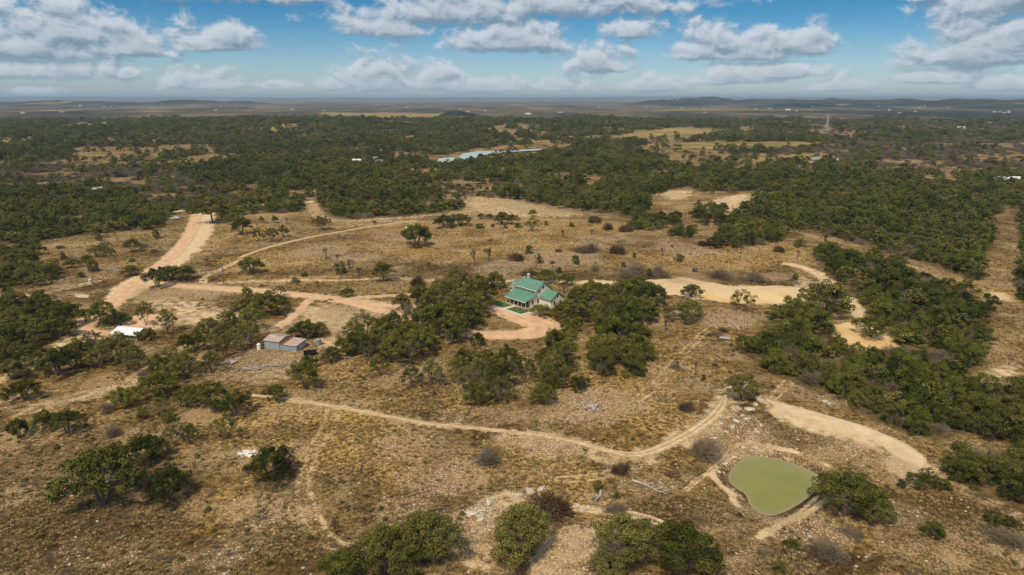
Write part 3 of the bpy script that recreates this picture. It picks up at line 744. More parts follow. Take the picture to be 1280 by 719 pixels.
# ------------------------------------------------------------------ roads and tracks as draped strips
def ribbon(name, P, w, mat, label, nacross=11, lift=.10, step=1.2):
    P = np.array(P); seg = np.hypot(*(P[1:] - P[:-1]).T); L = np.concatenate([[0], np.cumsum(seg)])
    n = int(L[-1] / step); s = np.linspace(0, L[-1], n)
    cx = np.interp(s, L, P[:, 0]); cy = np.interp(s, L, P[:, 1])
    if isinstance(w, list): w = np.interp(s, L, w)
    dx = np.gradient(cx); dy = np.gradient(cy); q = np.hypot(dx, dy); nx, ny = -dy / q, dx / q
    wl = w / 2 * (1 + .22 * (fbm(s, s * 0, 9, 3, 3) - .5) * 2); wr = w / 2 * (1 + .22 * (fbm(s, s * 0 + 50, 9, 4, 3) - .5) * 2)
    endt = np.clip(np.minimum(s, L[-1] - s) / 3, .25, 1)
    us = np.linspace(-1, 1, nacross)
    off = np.where(us[None, :] < 0, us[None, :] * wl[:, None], us[None, :] * wr[:, None]) * endt[:, None]
    x = cx[:, None] + nx[:, None] * off; y = cy[:, None] + ny[:, None] * off
    z = height(x, y) + lift - .16 * np.abs(us[None, :]) ** 6
    idx = np.arange(n * nacross).reshape(n, nacross)
    F = np.stack([idx[:-1, :-1].ravel(), idx[1:, :-1].ravel(), idx[1:, 1:].ravel(), idx[:-1, 1:].ravel()], 1)
    V = np.stack([x.ravel(), y.ravel(), z.ravel()], 1)
    me = np_mesh(name, V, F, mat, {'across': np.tile(us, n)}, smooth=True)
    return tag(link(name, me), label, kind='structure')
RL = {'main': 'wide red gravel road curving in from the white pickup', 'loop': 'red gravel loop around the oak island by the white roofed barn',
      'drive': 'red gravel drive looping in front of the green roofed house', 'shed': 'narrow two rut red track leading down to the tin shed',
      'behind': 'pale caliche track passing behind the green roofed house', 'meadow': 'thin pale trail winding across the foreground meadow',
      'upper': 'pale trail crossing the upper meadow toward the woods', 'pond': 'broad sandy road on the bank above the green pond'}
for i, (n_, P, w, k, l_) in enumerate(W_ROADS):
    ribbon(n_, P, R_WIDTH[i], M[k], RL[l_], lift=.10 + .006 * i)

def flat_poly(name, P, z, mat, label, kind='structure'):
    V = [(x, y, z) for x, y in P]
    me = bpy.data.meshes.new(name); me.from_pydata(V, [], [tuple(range(len(V)))]); me.update(); me.materials.append(mat)
    return tag(link(name, me), label, kind=kind)
def pond():
    P = np.array(POND); c = P.mean(0); n_ = len(P); V = []; A = []
    for f, a in ((1.0, 1.0), (.955, .75), (.88, .3), (.78, .0), (.3, .0)):
        q = c + (P - c) * f; V += [(x, y, POND_Z) for x, y in q]; A += [a] * n_
    V.append((c[0], c[1], POND_Z)); A.append(0); F = []
    for k in range(4):
        for i in range(n_):
            j = (i + 1) % n_; F.append((k * n_ + i, k * n_ + j, (k + 1) * n_ + j, (k + 1) * n_ + i))
    me = bpy.data.meshes.new('pond_water'); me.from_pydata(V, [], F + [(4 * n_ + i, 4 * n_ + (i + 1) % n_, 5 * n_) for i in range(n_)])
    a = me.attributes.new('shore', 'FLOAT', 'POINT'); a.data.foreach_set('value', np.array(A, np.float32)); me.update(); me.materials.append(M['pond'])
    tag(link('pond_water', me), 'still olive green water of the small stock pond', kind='structure')
pond()
flat_poly('lake_water', LAKE, LAKE_Z, M['lake'], 'pale blue lake lying in a gap in the distant woods')

# ------------------------------------------------------------------ trees: prototypes
def ortho_quads(C, N, size, asp=.6, rs=None):
    """quads centred at C with normals N; returns V, F"""
    n = len(C); N = N / (np.linalg.norm(N, axis=1, keepdims=True) + 1e-9)
    a = np.cross(N, rs.normal(size=(n, 3))); a /= np.linalg.norm(a, axis=1, keepdims=True) + 1e-9
    b = np.cross(N, a)
    s = size * rs.uniform(.6, 1.3, (n, 1))
    V = np.stack([C - a * s, C - b * s * asp, C + a * s, C + b * s * asp], 1).reshape(-1, 3)
    return V, np.arange(4 * n).reshape(n, 4)

def oak_proto(seed, nclump, leaves, leaf, spread=1.0, open_=0.0, lean=0.0, zmin=.27):
    """unit tree: crown about 1 wide; heights as built; returns (trunk MB, V, F, var)"""
    rs = np.random.default_rng(seed); rd = random.Random(seed)
    H = .84 * (1 + .15 * rs.uniform(-1, 1)); tk = MB()
    C = []; tries = 0
    while len(C) < nclump and tries < 4000:
        tries += 1
        a = rs.uniform(0, 2 * np.pi); r = math.sqrt(rs.uniform(0, 1)) * .44
        zt = H * (.93 - .9 * (r / .5) ** 2 * .55)
        z = zt - abs(rs.normal()) * .07 - rs.uniform(0, .16)
        lob = 1 + .24 * math.sin(a * 2 + seed) + .16 * math.sin(a * 3 + seed * 1.7)
        p = np.array([r * lob * math.cos(a) + lean * z, r * lob * math.sin(a), max(z, zmin)])
        if all(np.linalg.norm((p - c) * (1, 1, 1.3)) > .085 + .06 * open_ for c in C): C.append(p)
    C = np.array(C)
    nst = rd.randint(2, 4); stems = []
    for k in range(nst):
        a = 2 * math.pi * k / nst + rd.random()
        base = Vector((.02 * math.cos(a), .02 * math.sin(a), -.03))
        knee = Vector((.09 * math.cos(a) + lean * .15, .09 * math.sin(a), .20 + .06 * rd.random()))
        up = Vector((.17 * math.cos(a) + lean * .3, .17 * math.sin(a), .38 + .06 * rd.random()))
        tk.tube([base, knee, up], [.026, .019, .013], 6); stems.append((knee, up))
    for c in C:
        c_ = Vector(c); st = min(stems, key=lambda q: (q[1] - c_).length)
        s0 = st[0].lerp(st[1], rd.uniform(.4, 1)); midp = s0.lerp(c_, .5) + Vector((rd.uniform(-.03, .03), rd.uniform(-.03, .03), rd.uniform(-.04, .02)))
        tk.tube([s0, midp, c_], [.010, .007, .003], 4, False)
    cr = rs.uniform(.07, .115, len(C)) * spread
    k = rs.integers(0, len(C), nclump * leaves)
    d = rs.normal(size=(len(k), 3)); d[:, 2] += .25; d /= np.linalg.norm(d, axis=1, keepdims=True)
    rad = rs.uniform(.55, 1.12, (len(k), 1)) ** .7
    P = C[k] + d * rad * cr[k][:, None] * (1.0, 1.0, .68)
    V, F = ortho_quads(P, d + rs.normal(size=d.shape) * .55, leaf, .65, rs)
    cv = rs.uniform(0, 1, len(C))
    var = np.repeat(np.clip(.62 * cv[k] + .34 * rs.uniform(0, 1, len(k)) ** 2 + .35 * (P[:, 2] / H - .6) - .25 * (rad[:, 0] < .75), 0, 1), 4)  # random tone, plus crown shade painted in: low and inner leaves darker
    return tk, V, F, var

def juniper_proto(seed, n, leaf):
    """dense shaggy evergreen, foliage to the ground, about 1 wide"""
    rs = np.random.default_rng(seed); rd = random.Random(seed); tk = MB()
    H = 1.0 * rs.uniform(.72, .98)
    K = 34; C = []; Rr = []
    for i in range(K):
        a = rs.uniform(0, 2 * np.pi); z = rs.uniform(.06, .92)
        prof = .42 * (1 - z ** 2.2) ** .6
        r = prof * rs.uniform(.45, 1.0); lob = 1 + .22 * math.sin(2 * a + seed) + .12 * math.sin(5 * a)
        C.append((r * lob * math.cos(a), r * lob * math.sin(a), z * H)); Rr.append(rs.uniform(.09, .16))
    C = np.array(C); Rr = np.array(Rr)
    for k in range(3):
        a = 2.1 * k + seed; tk.tube([(0, 0, -.03), (.06 * math.cos(a), .06 * math.sin(a), .3), (.12 * math.cos(a), .12 * math.sin(a), .65 * H)], [.03, .02, .008], 5)
    for c in C[::3]: tk.tube([(0, 0, c[2] * .4), tuple(c)], [.012, .004], 4, False)
    k = rs.integers(0, K, n)
    d = rs.normal(size=(n, 3)); d[:, 2] = np.abs(d[:, 2]) * .8 + .1; d /= np.linalg.norm(d, axis=1, keepdims=True)
    P = C[k] + d * (rs.uniform(.5, 1.1, (n, 1)) ** .6) * Rr[k][:, None] * (1, 1, 1.25)
    up = d + rs.normal(size=d.shape) * .4
    V, F = ortho_quads(P, up, leaf, .5, rs)
    cv = rs.uniform(0, 1, K)
    var = np.repeat(np.clip(.55 * cv[k] + .3 * rs.uniform(0, 1, n) + .25 * (P[:, 2] / H - .5), 0, 1), 4)  # random tone; lower foliage darkened as painted crown shade
    return tk, V, F, var

def bare_proto(seed, depth=5, upright=.6, twigs=True, r0=.022, nst=1, spreadang=.55):
    rs = random.Random(seed); tk = MB(); T = MB()
    def br(p, d, L, r, k):
        d2 = (d + Vector((rs.uniform(-.25, .25), rs.uniform(-.25, .25), rs.uniform(-.1, .15)))).normalized()
        m_ = p + d * L * .5; e = m_ + d2 * L * .5
        r = max(r, .0125)
        (tk if k > 2 else T).tube([p, m_, e], [r, r * .85, r * .65], 5 if k > 2 else 3, False)
        if k <= 0: return
        for j in range(rs.choice((2, 3, 3))):
            a = rs.uniform(0, 2 * math.pi); s = spreadang * rs.uniform(.6, 1.3)
            o = d2.orthogonal().normalized(); o2 = d2.cross(o)
            nd = (d2 * math.cos(s) + (o * math.cos(a) + o2 * math.sin(a)) * math.sin(s)); nd.z += .12 * upright
            br(e, nd.normalized(), L * rs.uniform(.62, .88), r * .64, k - 1)
    for s in range(nst):
        a = 2 * math.pi * s / nst + rs.random()
        br(Vector((0, 0, -.02)), Vector((.5 * math.cos(a) * (nst > 1), .5 * math.sin(a) * (nst > 1), 1)).normalized(), .27, r0, depth)
    return tk, T

def bush_proto(seed, n=420, r=.007):
    """leafless twiggy bush, 1 wide"""
    rs = random.Random(seed); T = MB(); S = MB()
    CC = [(rs.uniform(-.26, .26), rs.uniform(-.26, .26)) for _ in range(4)]
    for i in range(n):
        a = rs.uniform(0, 2 * math.pi); el_ = math.acos(rs.uniform(.08, 1)); L = rs.uniform(.6, 1) * .5
        d = Vector((math.cos(a) * math.sin(el_), math.sin(a) * math.sin(el_), math.cos(el_) * 1.05))
        cx_, cy_ = CC[rs.randrange(len(CC))]; b = Vector((cx_ + rs.uniform(-.05, .05), cy_ + rs.uniform(-.05, .05), 0))
        L *= .55 + .45 * abs(math.sin(a * 1.5 + seed)) + .15 * math.sin(a * 4 + 2 * seed)
        m_ = b + d * L * .55 + Vector((rs.uniform(-.05, .05), rs.uniform(-.05, .05), rs.uniform(0, .08)))
        e = b + d * L
        T.tube([b, m_, e], [r, r * .7, r * .3], 3, False)
        for j in range(3):
            q = m_.lerp(e, rs.random()); T.tube([q, q + Vector((rs.uniform(-.11, .11), rs.uniform(-.11, .11), rs.uniform(-.03, .11)))], [r * .6, r * .25], 3, False)
    for k in range(6):
        a = rs.uniform(0, 6.28); S.tube([(0, 0, -.03), (.16 * math.cos(a), .16 * math.sin(a), .25)], [.018, .009], 5)
    return S, T

def mk(tk, V, F, var, leafmat, name):
    return (tk.mesh(name + '_trunk', M['bark']), np_mesh(name + '_crown', V, F, leafmat, {'leafvar_shade': var}))
PROTO = {'oak': [], 'thin': [], 'dense': [], 'juniper': [], 'bare': [], 'bush': [], 'brown': []}
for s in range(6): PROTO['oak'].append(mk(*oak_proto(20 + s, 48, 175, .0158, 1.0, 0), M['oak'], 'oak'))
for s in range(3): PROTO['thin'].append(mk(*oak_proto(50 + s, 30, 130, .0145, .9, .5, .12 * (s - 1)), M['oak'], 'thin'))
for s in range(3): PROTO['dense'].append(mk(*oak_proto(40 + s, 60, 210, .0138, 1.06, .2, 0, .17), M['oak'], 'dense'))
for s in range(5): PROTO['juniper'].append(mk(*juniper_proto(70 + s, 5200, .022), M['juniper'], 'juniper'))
for s in range(4):
    a, b = bare_proto(90 + s, 5, nst=1, r0=.055); PROTO['bare'].append((a.mesh('b', M['dark_bark']), b.mesh('b', M['dark_bark'])))
for s in range(3):
    a, b = bush_proto(100 + s); PROTO['bush'].append((a.mesh('b', M['twig']), b.mesh('b', M['twig'])))
for s in range(3):
    a, b = bush_proto(110 + s, 520, .009); PROTO['brown'].append((a.mesh('b', M['brown_twig']), b.mesh('b', M['brown_twig'])))
KNAME = {'dense': ('live_oak', 'trunk', 'crown', 'tree'), 'oak': ('live_oak', 'trunk', 'crown', 'tree'), 'thin': ('live_oak', 'trunk', 'crown', 'tree'), 'juniper': ('juniper', 'trunk', 'crown', 'tree'),
         'bare': ('bare_tree', 'trunk', 'crown', 'tree'), 'bush': ('leafless_bush', 'stems', 'crown', 'bush'), 'brown': ('brown_brush', 'stems', 'crown', 'bush')}

TREES = []      # dict(kind, x, y, w (m), sq (height factor), label, group)
def px_w(x, y, wpx):
    return wpx * (y * math.cos(PITCH) + CAM_H * math.sin(PITCH)) / FPX
def single(kind, px, py, wpx, label=None, sq=1.0, group=None):
    x, y = G(px, py); w = px_w(x, y, wpx) * (1.08 if kind in ('oak', 'thin') else 1)
    y += w * .22                         # the base seen in the photo is the near rim of the crown's foot
    TREES.append(dict(kind=kind, x=x, y=y, w=w, sq=sq, label=label, group=group, px=px))
exec_list = []

O_ = 'live oak'
S = [  # kind, px, py, width px, height factor, label
 ('oak', 118, 642, 92, 1.1, 'large dark sprawling live oak at lower left of the meadow'),
 ('dense', 205, 632, 56, .95, 'mid size live oak just right of the sprawling lower left oak'),
 ('oak', 168, 588, 46, 1.15, 'live oak behind and above the sprawling lower left oak'),
 ('oak', 192, 578, 34, 1.1, 'live oak touching the right side of the upper left meadow cluster'),
 ('thin', 216, 560, 26, 1.4, 'thin live oak with bare trunk in the left meadow cluster'),
 ('thin', 236, 558, 24, 1.4, 'thin live oak at the right end of the left meadow cluster'),
 ('thin', 282, 552, 34, 1.2, 'leaning open live oak below the dark pair on the left meadow'),
 ('oak', 232, 512, 28, 1.2, 'small live oak left of the dark pair above the leaning oak'),
 ('oak', 262, 516, 42, 1.1, 'dark live oak with broad crown above the leaning oak'),
 ('oak', 290, 524, 40, 1.0, 'dense dark live oak right beside the leaning oak'),
 ('dense', 336, 609, 56, 1.0, 'dense green oak standing in front of the white stone patch'),
 ('juniper', 352, 597, 24, 1.3, 'upright juniper against the right side of the oak by the white stone patch'),
 ('oak', 343, 504, 25, 1.2, 'small round oak standing on the thin pale trail'),
 ('oak', 380, 490, 34, 1.3, 'tall dark oak below the tin shed'),
 ('oak', 385, 462, 22, 1.0, 'small oak directly under the corner of the tin shed'),
 ('oak', 153, 512, 32, 1.0, 'low oak by the worn track on the left, left of a smaller one'),
 ('thin', 196, 522, 26, 1.0, 'small open oak right of the low oak by the worn track'),
 ('juniper', 176, 526, 20, .9, 'rounded juniper between two small oaks on the left slope'),
 ('oak', 20, 550, 26, 1.3, 'small dark oak near the left edge of the meadow'),
 ('oak', 52, 543, 30, 1.0, 'middle oak of the small group near the left edge'),
 ('oak', 80, 546, 36, 1.2, 'right hand dark oak of the small group near the left edge'),
 ('juniper', 70, 562, 10, .8, 'tiny juniper below the group at the left edge'),
 ('oak', 26, 503, 36, 1.0, 'low broad oak at the left edge above the worn track fork'),
 ('oak', 10, 478, 36, 1.0, 'oak cut by the left edge of the photo below the oak grove'),
 ('oak', 66, 474, 44, 1.1, 'left end oak of the row in front of the white roofed barn'),
 ('oak', 95, 462, 36, 1.1, 'second oak of the row in front of the white roofed barn'),
 ('oak', 122, 460, 32, 1.2, 'third oak of the row in front of the white roofed barn'),
 ('oak', 145, 450, 30, 1.3, 'fourth oak of the row in front of the white roofed barn'),
 ('oak', 162, 452, 26, 1.0, 'last oak of the row, nearest the white roofed barn'),
 ('thin', 112, 436, 24, 1.1, 'open oak between the red loop and the barn row'),
 ('thin', 94, 442, 22, 1.0, 'small spreading oak left of the barn row'),
 ('oak', 124, 408, 36, .95, 'bigger oak on the island inside the red gravel loop'),
 ('oak', 147, 408, 26, .8, 'smaller oak on the island inside the red gravel loop'),
 ('thin', 105, 404, 18, 1.0, 'sparse oak at the left tip of the gravel loop island'),
 ('thin', 181, 408, 18, 1.9, 'tall slim oak behind the white roofed barn'),
 ('oak', 171, 427, 13, 1.3, 'little oak standing right in front of the barn wall'),
 ('oak', 187, 426, 14, 1.5, 'little oak at the right corner of the barn'),
 ('thin', 207, 420, 26, 1.4, 'open oak right of the white roofed barn'),
 ('oak', 231, 442, 22, 1.4, 'dark oak at the end of the pale track by the barn'),
 ('oak', 194, 361, 28, 1.1, 'spreading oak where the drive meets the main red road'),
 ('oak', 212, 352, 28, .9, 'left oak of the round pair behind the road junction'),
 ('oak', 228, 352, 28, .9, 'right oak of the round pair behind the road junction'),
 ('oak', 161, 346, 20, .9, 'small oak beside the grey brush pile left of the main road'),
 ('oak', 164, 316, 22, .9, 'lone oak left of the main road in the upper meadow'),
 ('thin', 118, 322, 20, .9, 'pale open oak in the left upper meadow'),
 ('thin', 128, 318, 18, .9, 'pale open oak right beside another in the left upper meadow'),
 ('oak', 106, 328, 14, .8, 'small low oak below the pale pair in the left upper meadow'),
 ('oak', 88, 336, 18, .9, 'small dark oak near the left edge groves, upper meadow'),
 ('juniper', 100, 348, 12, .7, 'low juniper shrub on bare ground in the left meadow'),
 ('oak', 262, 280, 40, .9, 'broad oak beside the top bend of the main red road'),
 ('oak', 290, 282, 18, 1.2, 'left oak of the pair right of the road bend'),
 ('oak', 300, 294, 26, 1.0, 'right oak of the pair right of the road bend'),
 ('thin', 322, 302, 14, 1.3, 'thin grey oak left of the pale group in the upper meadow'),
 ('thin', 338, 304, 20, 1.1, 'thin grey oak in the middle of the pale group'),
 ('thin', 352, 298, 18, 1.0, 'thin grey oak right of the pale group'),
 ('oak', 327, 279, 6, 1.6, 'tiny slim oak behind the pale group'),
 ('oak', 343, 279, 9, 1.3, 'tiny round oak behind the pale group'),
 ('oak', 401, 288, 19, 1.1, 'lone dark oak on the upper pale trail'),
 ('oak', 312, 343, 32, .85, 'lone round oak near the utility pole'),
 ('juniper', 424, 343, 20, .8, 'dense dark juniper in the golden meadow'),
 ('juniper', 380, 346, 10, .6, 'small dark juniper left of the dense meadow juniper'),
 ('juniper', 368, 354, 14, .6, 'flat dark juniper beside the pale track'),
 ('oak', 433, 373, 15, 1.1, 'small round oak beside the fork of the red drive'),
 ('oak', 308, 373, 14, 1.2, 'small oak by the red drive, left of the shed grove'),
 ('thin', 348, 372, 16, 1.0, 'small open oak at the edge of the red drive'),
 ('oak', 335, 372, 12, 1.0, 'small oak next to the drive above the shed grove'),
 ('oak', 301, 402, 34, 1.0, 'left oak of the grove between drive and shed'),
 ('oak', 322, 398, 34, 1.0, 'middle oak of the grove between drive and shed'),
 ('oak', 347, 394, 30, 1.0, 'right oak of the grove between drive and shed'),
 ('oak', 378, 426, 36, .8, 'round oak just behind the tin shed'),
 ('thin', 401, 422, 20, 1.0, 'sparse pale oak right of the round oak behind the shed'),
 ('oak', 413, 454, 28, .9, 'leftmost oak of the central grove, right of the shed'),
 ('oak', 433, 446, 28, 1.1, 'second oak from the left in the central grove'),
 ('thin', 474, 472, 26, 1.1, 'small oak leaning out from the front of the central grove'),
 ('thin', 514, 488, 30, 1.2, 'open oak at the front of the central grove'),
 ('thin', 538, 484, 34, 1.1, 'crooked oak right of the open front oak of the central grove'),
 ('oak', 502, 388, 24, 1.1, 'oak standing between the two arms of the red drive'),
 ('oak', 597, 434, 16, 1.6, 'slim upright oak on the lower edge of the drive'),
 ('oak', 520, 309, 40, .9, 'round topped oak alone in the middle of the upper meadow'),
 ('oak', 478, 353, 26, 1.1, 'dark two lobed oak left of the brown tree by the track'),
 ('oak', 468, 281, 5, 1.4, 'tiny dark tree at the edge of the upper woods'),
 ('oak', 555, 286, 28, .7, 'left low oak of the row at the wood edge'),
 ('oak', 575, 283, 28, .7, 'second low oak of the row at the wood edge'),
 ('juniper', 600, 286, 14, .5, 'flat dark juniper right of the wood edge row'),
 ('oak', 627, 281, 20, 1.0, 'taller oak of the pair in the upper meadow'),
 ('oak', 640, 281, 16, .9, 'lower oak of the pair in the upper meadow'),
 ('juniper', 616, 284, 7, .7, 'tiny juniper left of the upper meadow pair'),
 ('juniper', 632, 286, 8, .8, 'tiny juniper under the upper meadow pair'),
 ('juniper', 648, 285, 12, .6, 'small juniper right of the upper meadow pair'),
 ('oak', 666, 271, 10, 1.2, 'small dark oak at the clearing edge above a pale one'),
 ('thin', 665, 290, 20, 1.0, 'pale open oak below a small dark oak in the upper meadow'),
 ('oak', 601, 274, 9, .9, 'very small oak in the pale clearing, left one'),
 ('oak', 612, 274, 10, .8, 'very small oak in the pale clearing, right one'),
 ('juniper', 683, 282, 8, .8, 'small dark juniper ball in the upper meadow right of the pale oak'),
 ('juniper', 715, 284, 10, .6, 'low juniper right of the small juniper ball'),
 ('juniper', 743, 279, 20, .5, 'wide flat juniper at the foot of the upper woods'),
 ('oak', 618, 362, 28, 1.0, 'grey green oak on the left of the green roofed house'),
 ('oak', 664, 352, 20, .8, 'oak showing behind the ridge of the green roofed house'),
 ('oak', 684, 354, 26, .8, 'second oak behind the green roofed house'),
 ('oak', 708, 358, 20, .9, 'oak beyond the gable end of the green roofed house'),
 ('oak', 678, 398, 24, .9, 'round oak at the front right corner of the house lawn'),
 ('oak', 698, 398, 20, 1.1, 'darker oak right of the one at the house corner'),
 ('oak', 865, 373, 25, .85, 'lone dark oak on the pale sand strip'),
 ('oak', 822, 384, 30, 1.0, 'dark oak at the right end of the grove beside the sand strip'),
 ('oak', 858, 404, 46, .7, 'low spreading oak right of the big central grove'),
 ('dense', 680, 508, 30, 1.1, 'dense round oak at the foot of the middle row'),
 ('oak', 724, 489, 28, .8, 'low oak right of the dense round oak'),
 ('oak', 702, 487, 13, 1.2, 'narrow oak between two rounder ones near the middle row foot'),
 ('oak', 712, 439, 18, 1.0, 'small oak with drooping side branch right of the middle row'),
 ('oak', 930, 502, 44, .8, 'oak standing above the pale road near the pond'),
 ('oak', 1040, 398, 56, 1.0, 'big open oak right of the pale sand clearing'),
 ('oak', 998, 402, 36, .85, 'umbrella shaped oak below the sand strip'),
 ('thin', 930, 390, 32, .9, 'sunlit yellowish open oak at the edge of the sand strip'),
 ('oak', 1092, 424, 38, 1.0, 'oak standing on the small sand clearing in the right woods'),
 ('dense', 1064, 654, 78, .95, 'large rounded oak on the right bank of the green pond'),
 ('dense', 1097, 656, 50, .75, 'lower right lobe oak joined to the large pond bank oak'),
 ('juniper', 993, 687, 20, .75, 'small round juniper below the pond'),
 ('juniper', 974, 718, 22, .75, 'small round juniper at the bottom edge below the pond'),
 ('juniper', 1170, 674, 32, .65, 'dense dark juniper alone on the right meadow'),
 ('juniper', 1243, 657, 24, .9, 'left juniper of the pair at the right edge by grey brush'),
 ('juniper', 1264, 660, 22, .7, 'right juniper of the pair at the right edge by grey brush'),
 ('juniper', 1128, 610, 14, .9, 'leftmost juniper in the low row beside the sandy road end'),
 ('oak', 1156, 613, 32, .8, 'middle shrubby oak in the low row beside the sandy road end'),
 ('juniper', 1182, 614, 24, .6, 'rightmost juniper in the low row beside the sandy road end'),
 ('thin', 1160, 600, 16, 1.1, 'small open oak rising behind the low row at the sandy road end'),
 ('oak', 1210, 604, 44, .8, 'pale green oak at the left end of the right corner thicket'),
 ('dense', 530, 712, 92, .85, 'big oak at the bottom edge, right of the bottom left pair'),
 ('dense', 476, 730, 84, .9, 'middle oak of the bottom edge cluster left of centre'),
 ('dense', 424, 735, 62, .8, 'left oak of the bottom edge cluster left of centre'),
 ('dense', 650, 706, 84, 1.0, 'big rounded oak at the bottom centre of the photo'),
 ('dense', 788, 715, 92, .8, 'left half oak of the large bottom pair right of centre'),
 ('dense', 858, 728, 92, .85, 'right half oak of the large bottom pair right of centre'),
 ('dense', 758, 728, 50, .7, 'smaller oak low on the left of the large bottom pair'),
 ('juniper', 748, 615, 15, 1.1, 'bright green little juniper beside the brown dead tree'),
 ('juniper', 771, 624, 11, 1.0, 'tiny juniper right of the bright green little juniper'),
 ('juniper', 995, 350, 10, 1.0, 'small juniper at the edge of the sand strip'),
 ('juniper', 699, 341, 10, .8, 'small dark juniper behind the green roofed house'),
 ('juniper', 812, 348, 14, .9, 'dark juniper among the grey brush above the sand strip'),
 ('juniper', 788, 355, 10, .9, 'dark juniper left among the grey brush above the sand strip'),
 ('juniper', 1001, 310, 18, .7, 'low juniper among brown brush near the right woods'),
 # leafless ones
 ('bare', 593, 333, 16, 1.5, 'black leafless tree in the meadow, left of two'),
 ('bare', 611, 327, 18, 1.2, 'black leafless forked tree in the meadow, right of two'),
 ('bare', 448, 346, 14, .9, 'leafless grey tree left of the two lobed oak'),
 ('bare', 407, 324, 16, 1.0, 'pale leafless tree on the rocky patch in the upper meadow'),
 ('bare', 421, 328, 12, 1.0, 'second pale leafless tree on the rocky upper meadow'),
 ('bare', 436, 337, 18, .8, 'leafless tree right of the dense meadow juniper'),
 ('bare', 258, 332, 12, .8, 'leafless small tree between the road and the lone round oak'),
 ('bare', 358, 281, 9, 1.0, 'leafless small tree behind the pale group'),
 ('bare', 397, 360, 8, 1.3, 'short dark leafless tree by the pale track'),
 ('bare', 740, 294, 9, 1.0, 'leafless small tree in the middle of the upper meadow'),
 ('bare', 703, 297, 10, 1.0, 'leafless small tree right of the pale open oak'),
 ('bare', 705, 368, 22, .8, 'leafless grey tree beside the gable of the green roofed house'),
 ('bare', 926, 318, 7, 2.0, 'dead upright snag in the right upper meadow'),
 ('bare', 998, 322, 9, 1.2, 'leafless small tree near the brown brush by the right woods'),
 ('bare', 1033, 308, 18, .9, 'grey leafless tree at the corner of the right woods'),
 ('bare', 870, 470, 14, 1.4, 'thin leafless tree in the meadow right of the central grove'),
 ('bare', 848, 460, 10, 1.0, 'short leafless snag left of the thin leafless tree'),
 ('bare', 418, 670, 20, 1.2, 'grey leafless sapling by the two rut track at the bottom'),
 ('bare', 832, 415, 14, 1.2, 'grey leafless sapling left of the low spreading oak'),
 ('bush', 610, 580, 44, .9, 'big grey leafless thicket in the middle of the foreground meadow'),
 ('bush', 885, 574, 50, .8, 'grey green leafless bush on the ledge left of the pond'),
 ('bush', 1033, 700, 54, .8, 'grey leafless bush below the large pond bank oak'),
 ('bush', 1068, 672, 32, .4, 'low flat grey brush right below the pond bank oak'),
 ('bush', 1266, 684, 48, .6, 'tangled pale grey brush at the right edge of the photo'),
 ('bush', 1240, 592, 50, .7, 'pale grey dead brush in the right corner thicket'),
 ('bush', 770, 643, 30, .8, 'pale bleached twig bush below the fallen log'),
 ('bush', 736, 317, 34, .8, 'grey bush left of the dark brown one in the upper meadow'),
 ('bush', 690, 330, 10, .9, 'small grey bush on the rocky patch behind the house'),
 ('bush', 613, 302, 8, 1.0, 'tiny grey bush between the two leafless trees and the woods'),
 ('bush', 796, 349, 48, .8, 'wide grey thicket above the sand strip, left part'),
 ('bush', 826, 348, 32, .8, 'grey thicket above the sand strip, right part'),
 ('bush', 905, 350, 34, .8, 'grey bush at the dark bank above the sand strip'),
 ('bush', 946, 352, 28, .8, 'greenish grey bush right along the bank above the sand strip'),
 ('bush', 267, 351, 12, .9, 'small grey bush beside the utility pole'),
 ('bush', 960, 696, 26, .3, 'flat grey twig litter left of the little pond junipers'),
 ('brown', 646, 326, 24, .9, 'round brown leafless bush right of the leafless tree pair'),
 ('brown', 774, 318, 26, .9, 'dark brown leafless bush in the upper meadow'),
 ('brown', 763, 288, 16, 1.2, 'brown leafless bush at the foot of the upper woods, left one'),
 ('brown', 782, 290, 18, 1.1, 'brown leafless bush at the foot of the upper woods, right one'),
 ('brown', 882, 308, 18, .9, 'reddish brown bush at the left tip of the right woods'),
 ('brown', 977, 315, 18, .9, 'dark reddish bush in the right upper meadow'),
 ('brown', 858, 514, 22, 1.1, 'dark brown leafless bush standing inside the trail bend'),
 ('brown', 777, 592, 28, .8, 'dark leafless bush on the bank below the trail junction'),
 ('brown', 690, 645, 58, 1.2, 'large rusty brown dead tree above the bottom centre oak'),
 ('brown', 520, 358, 22, 1.3, 'dark grey brown tree beside the two lobed oak'),
 ('brown', 905, 415, 14, .7, 'brown bush at the left corner of the right lower woods'),
]
for k, px, py, w, sq, lab in S: single(k, px, py, w, lab, sq)

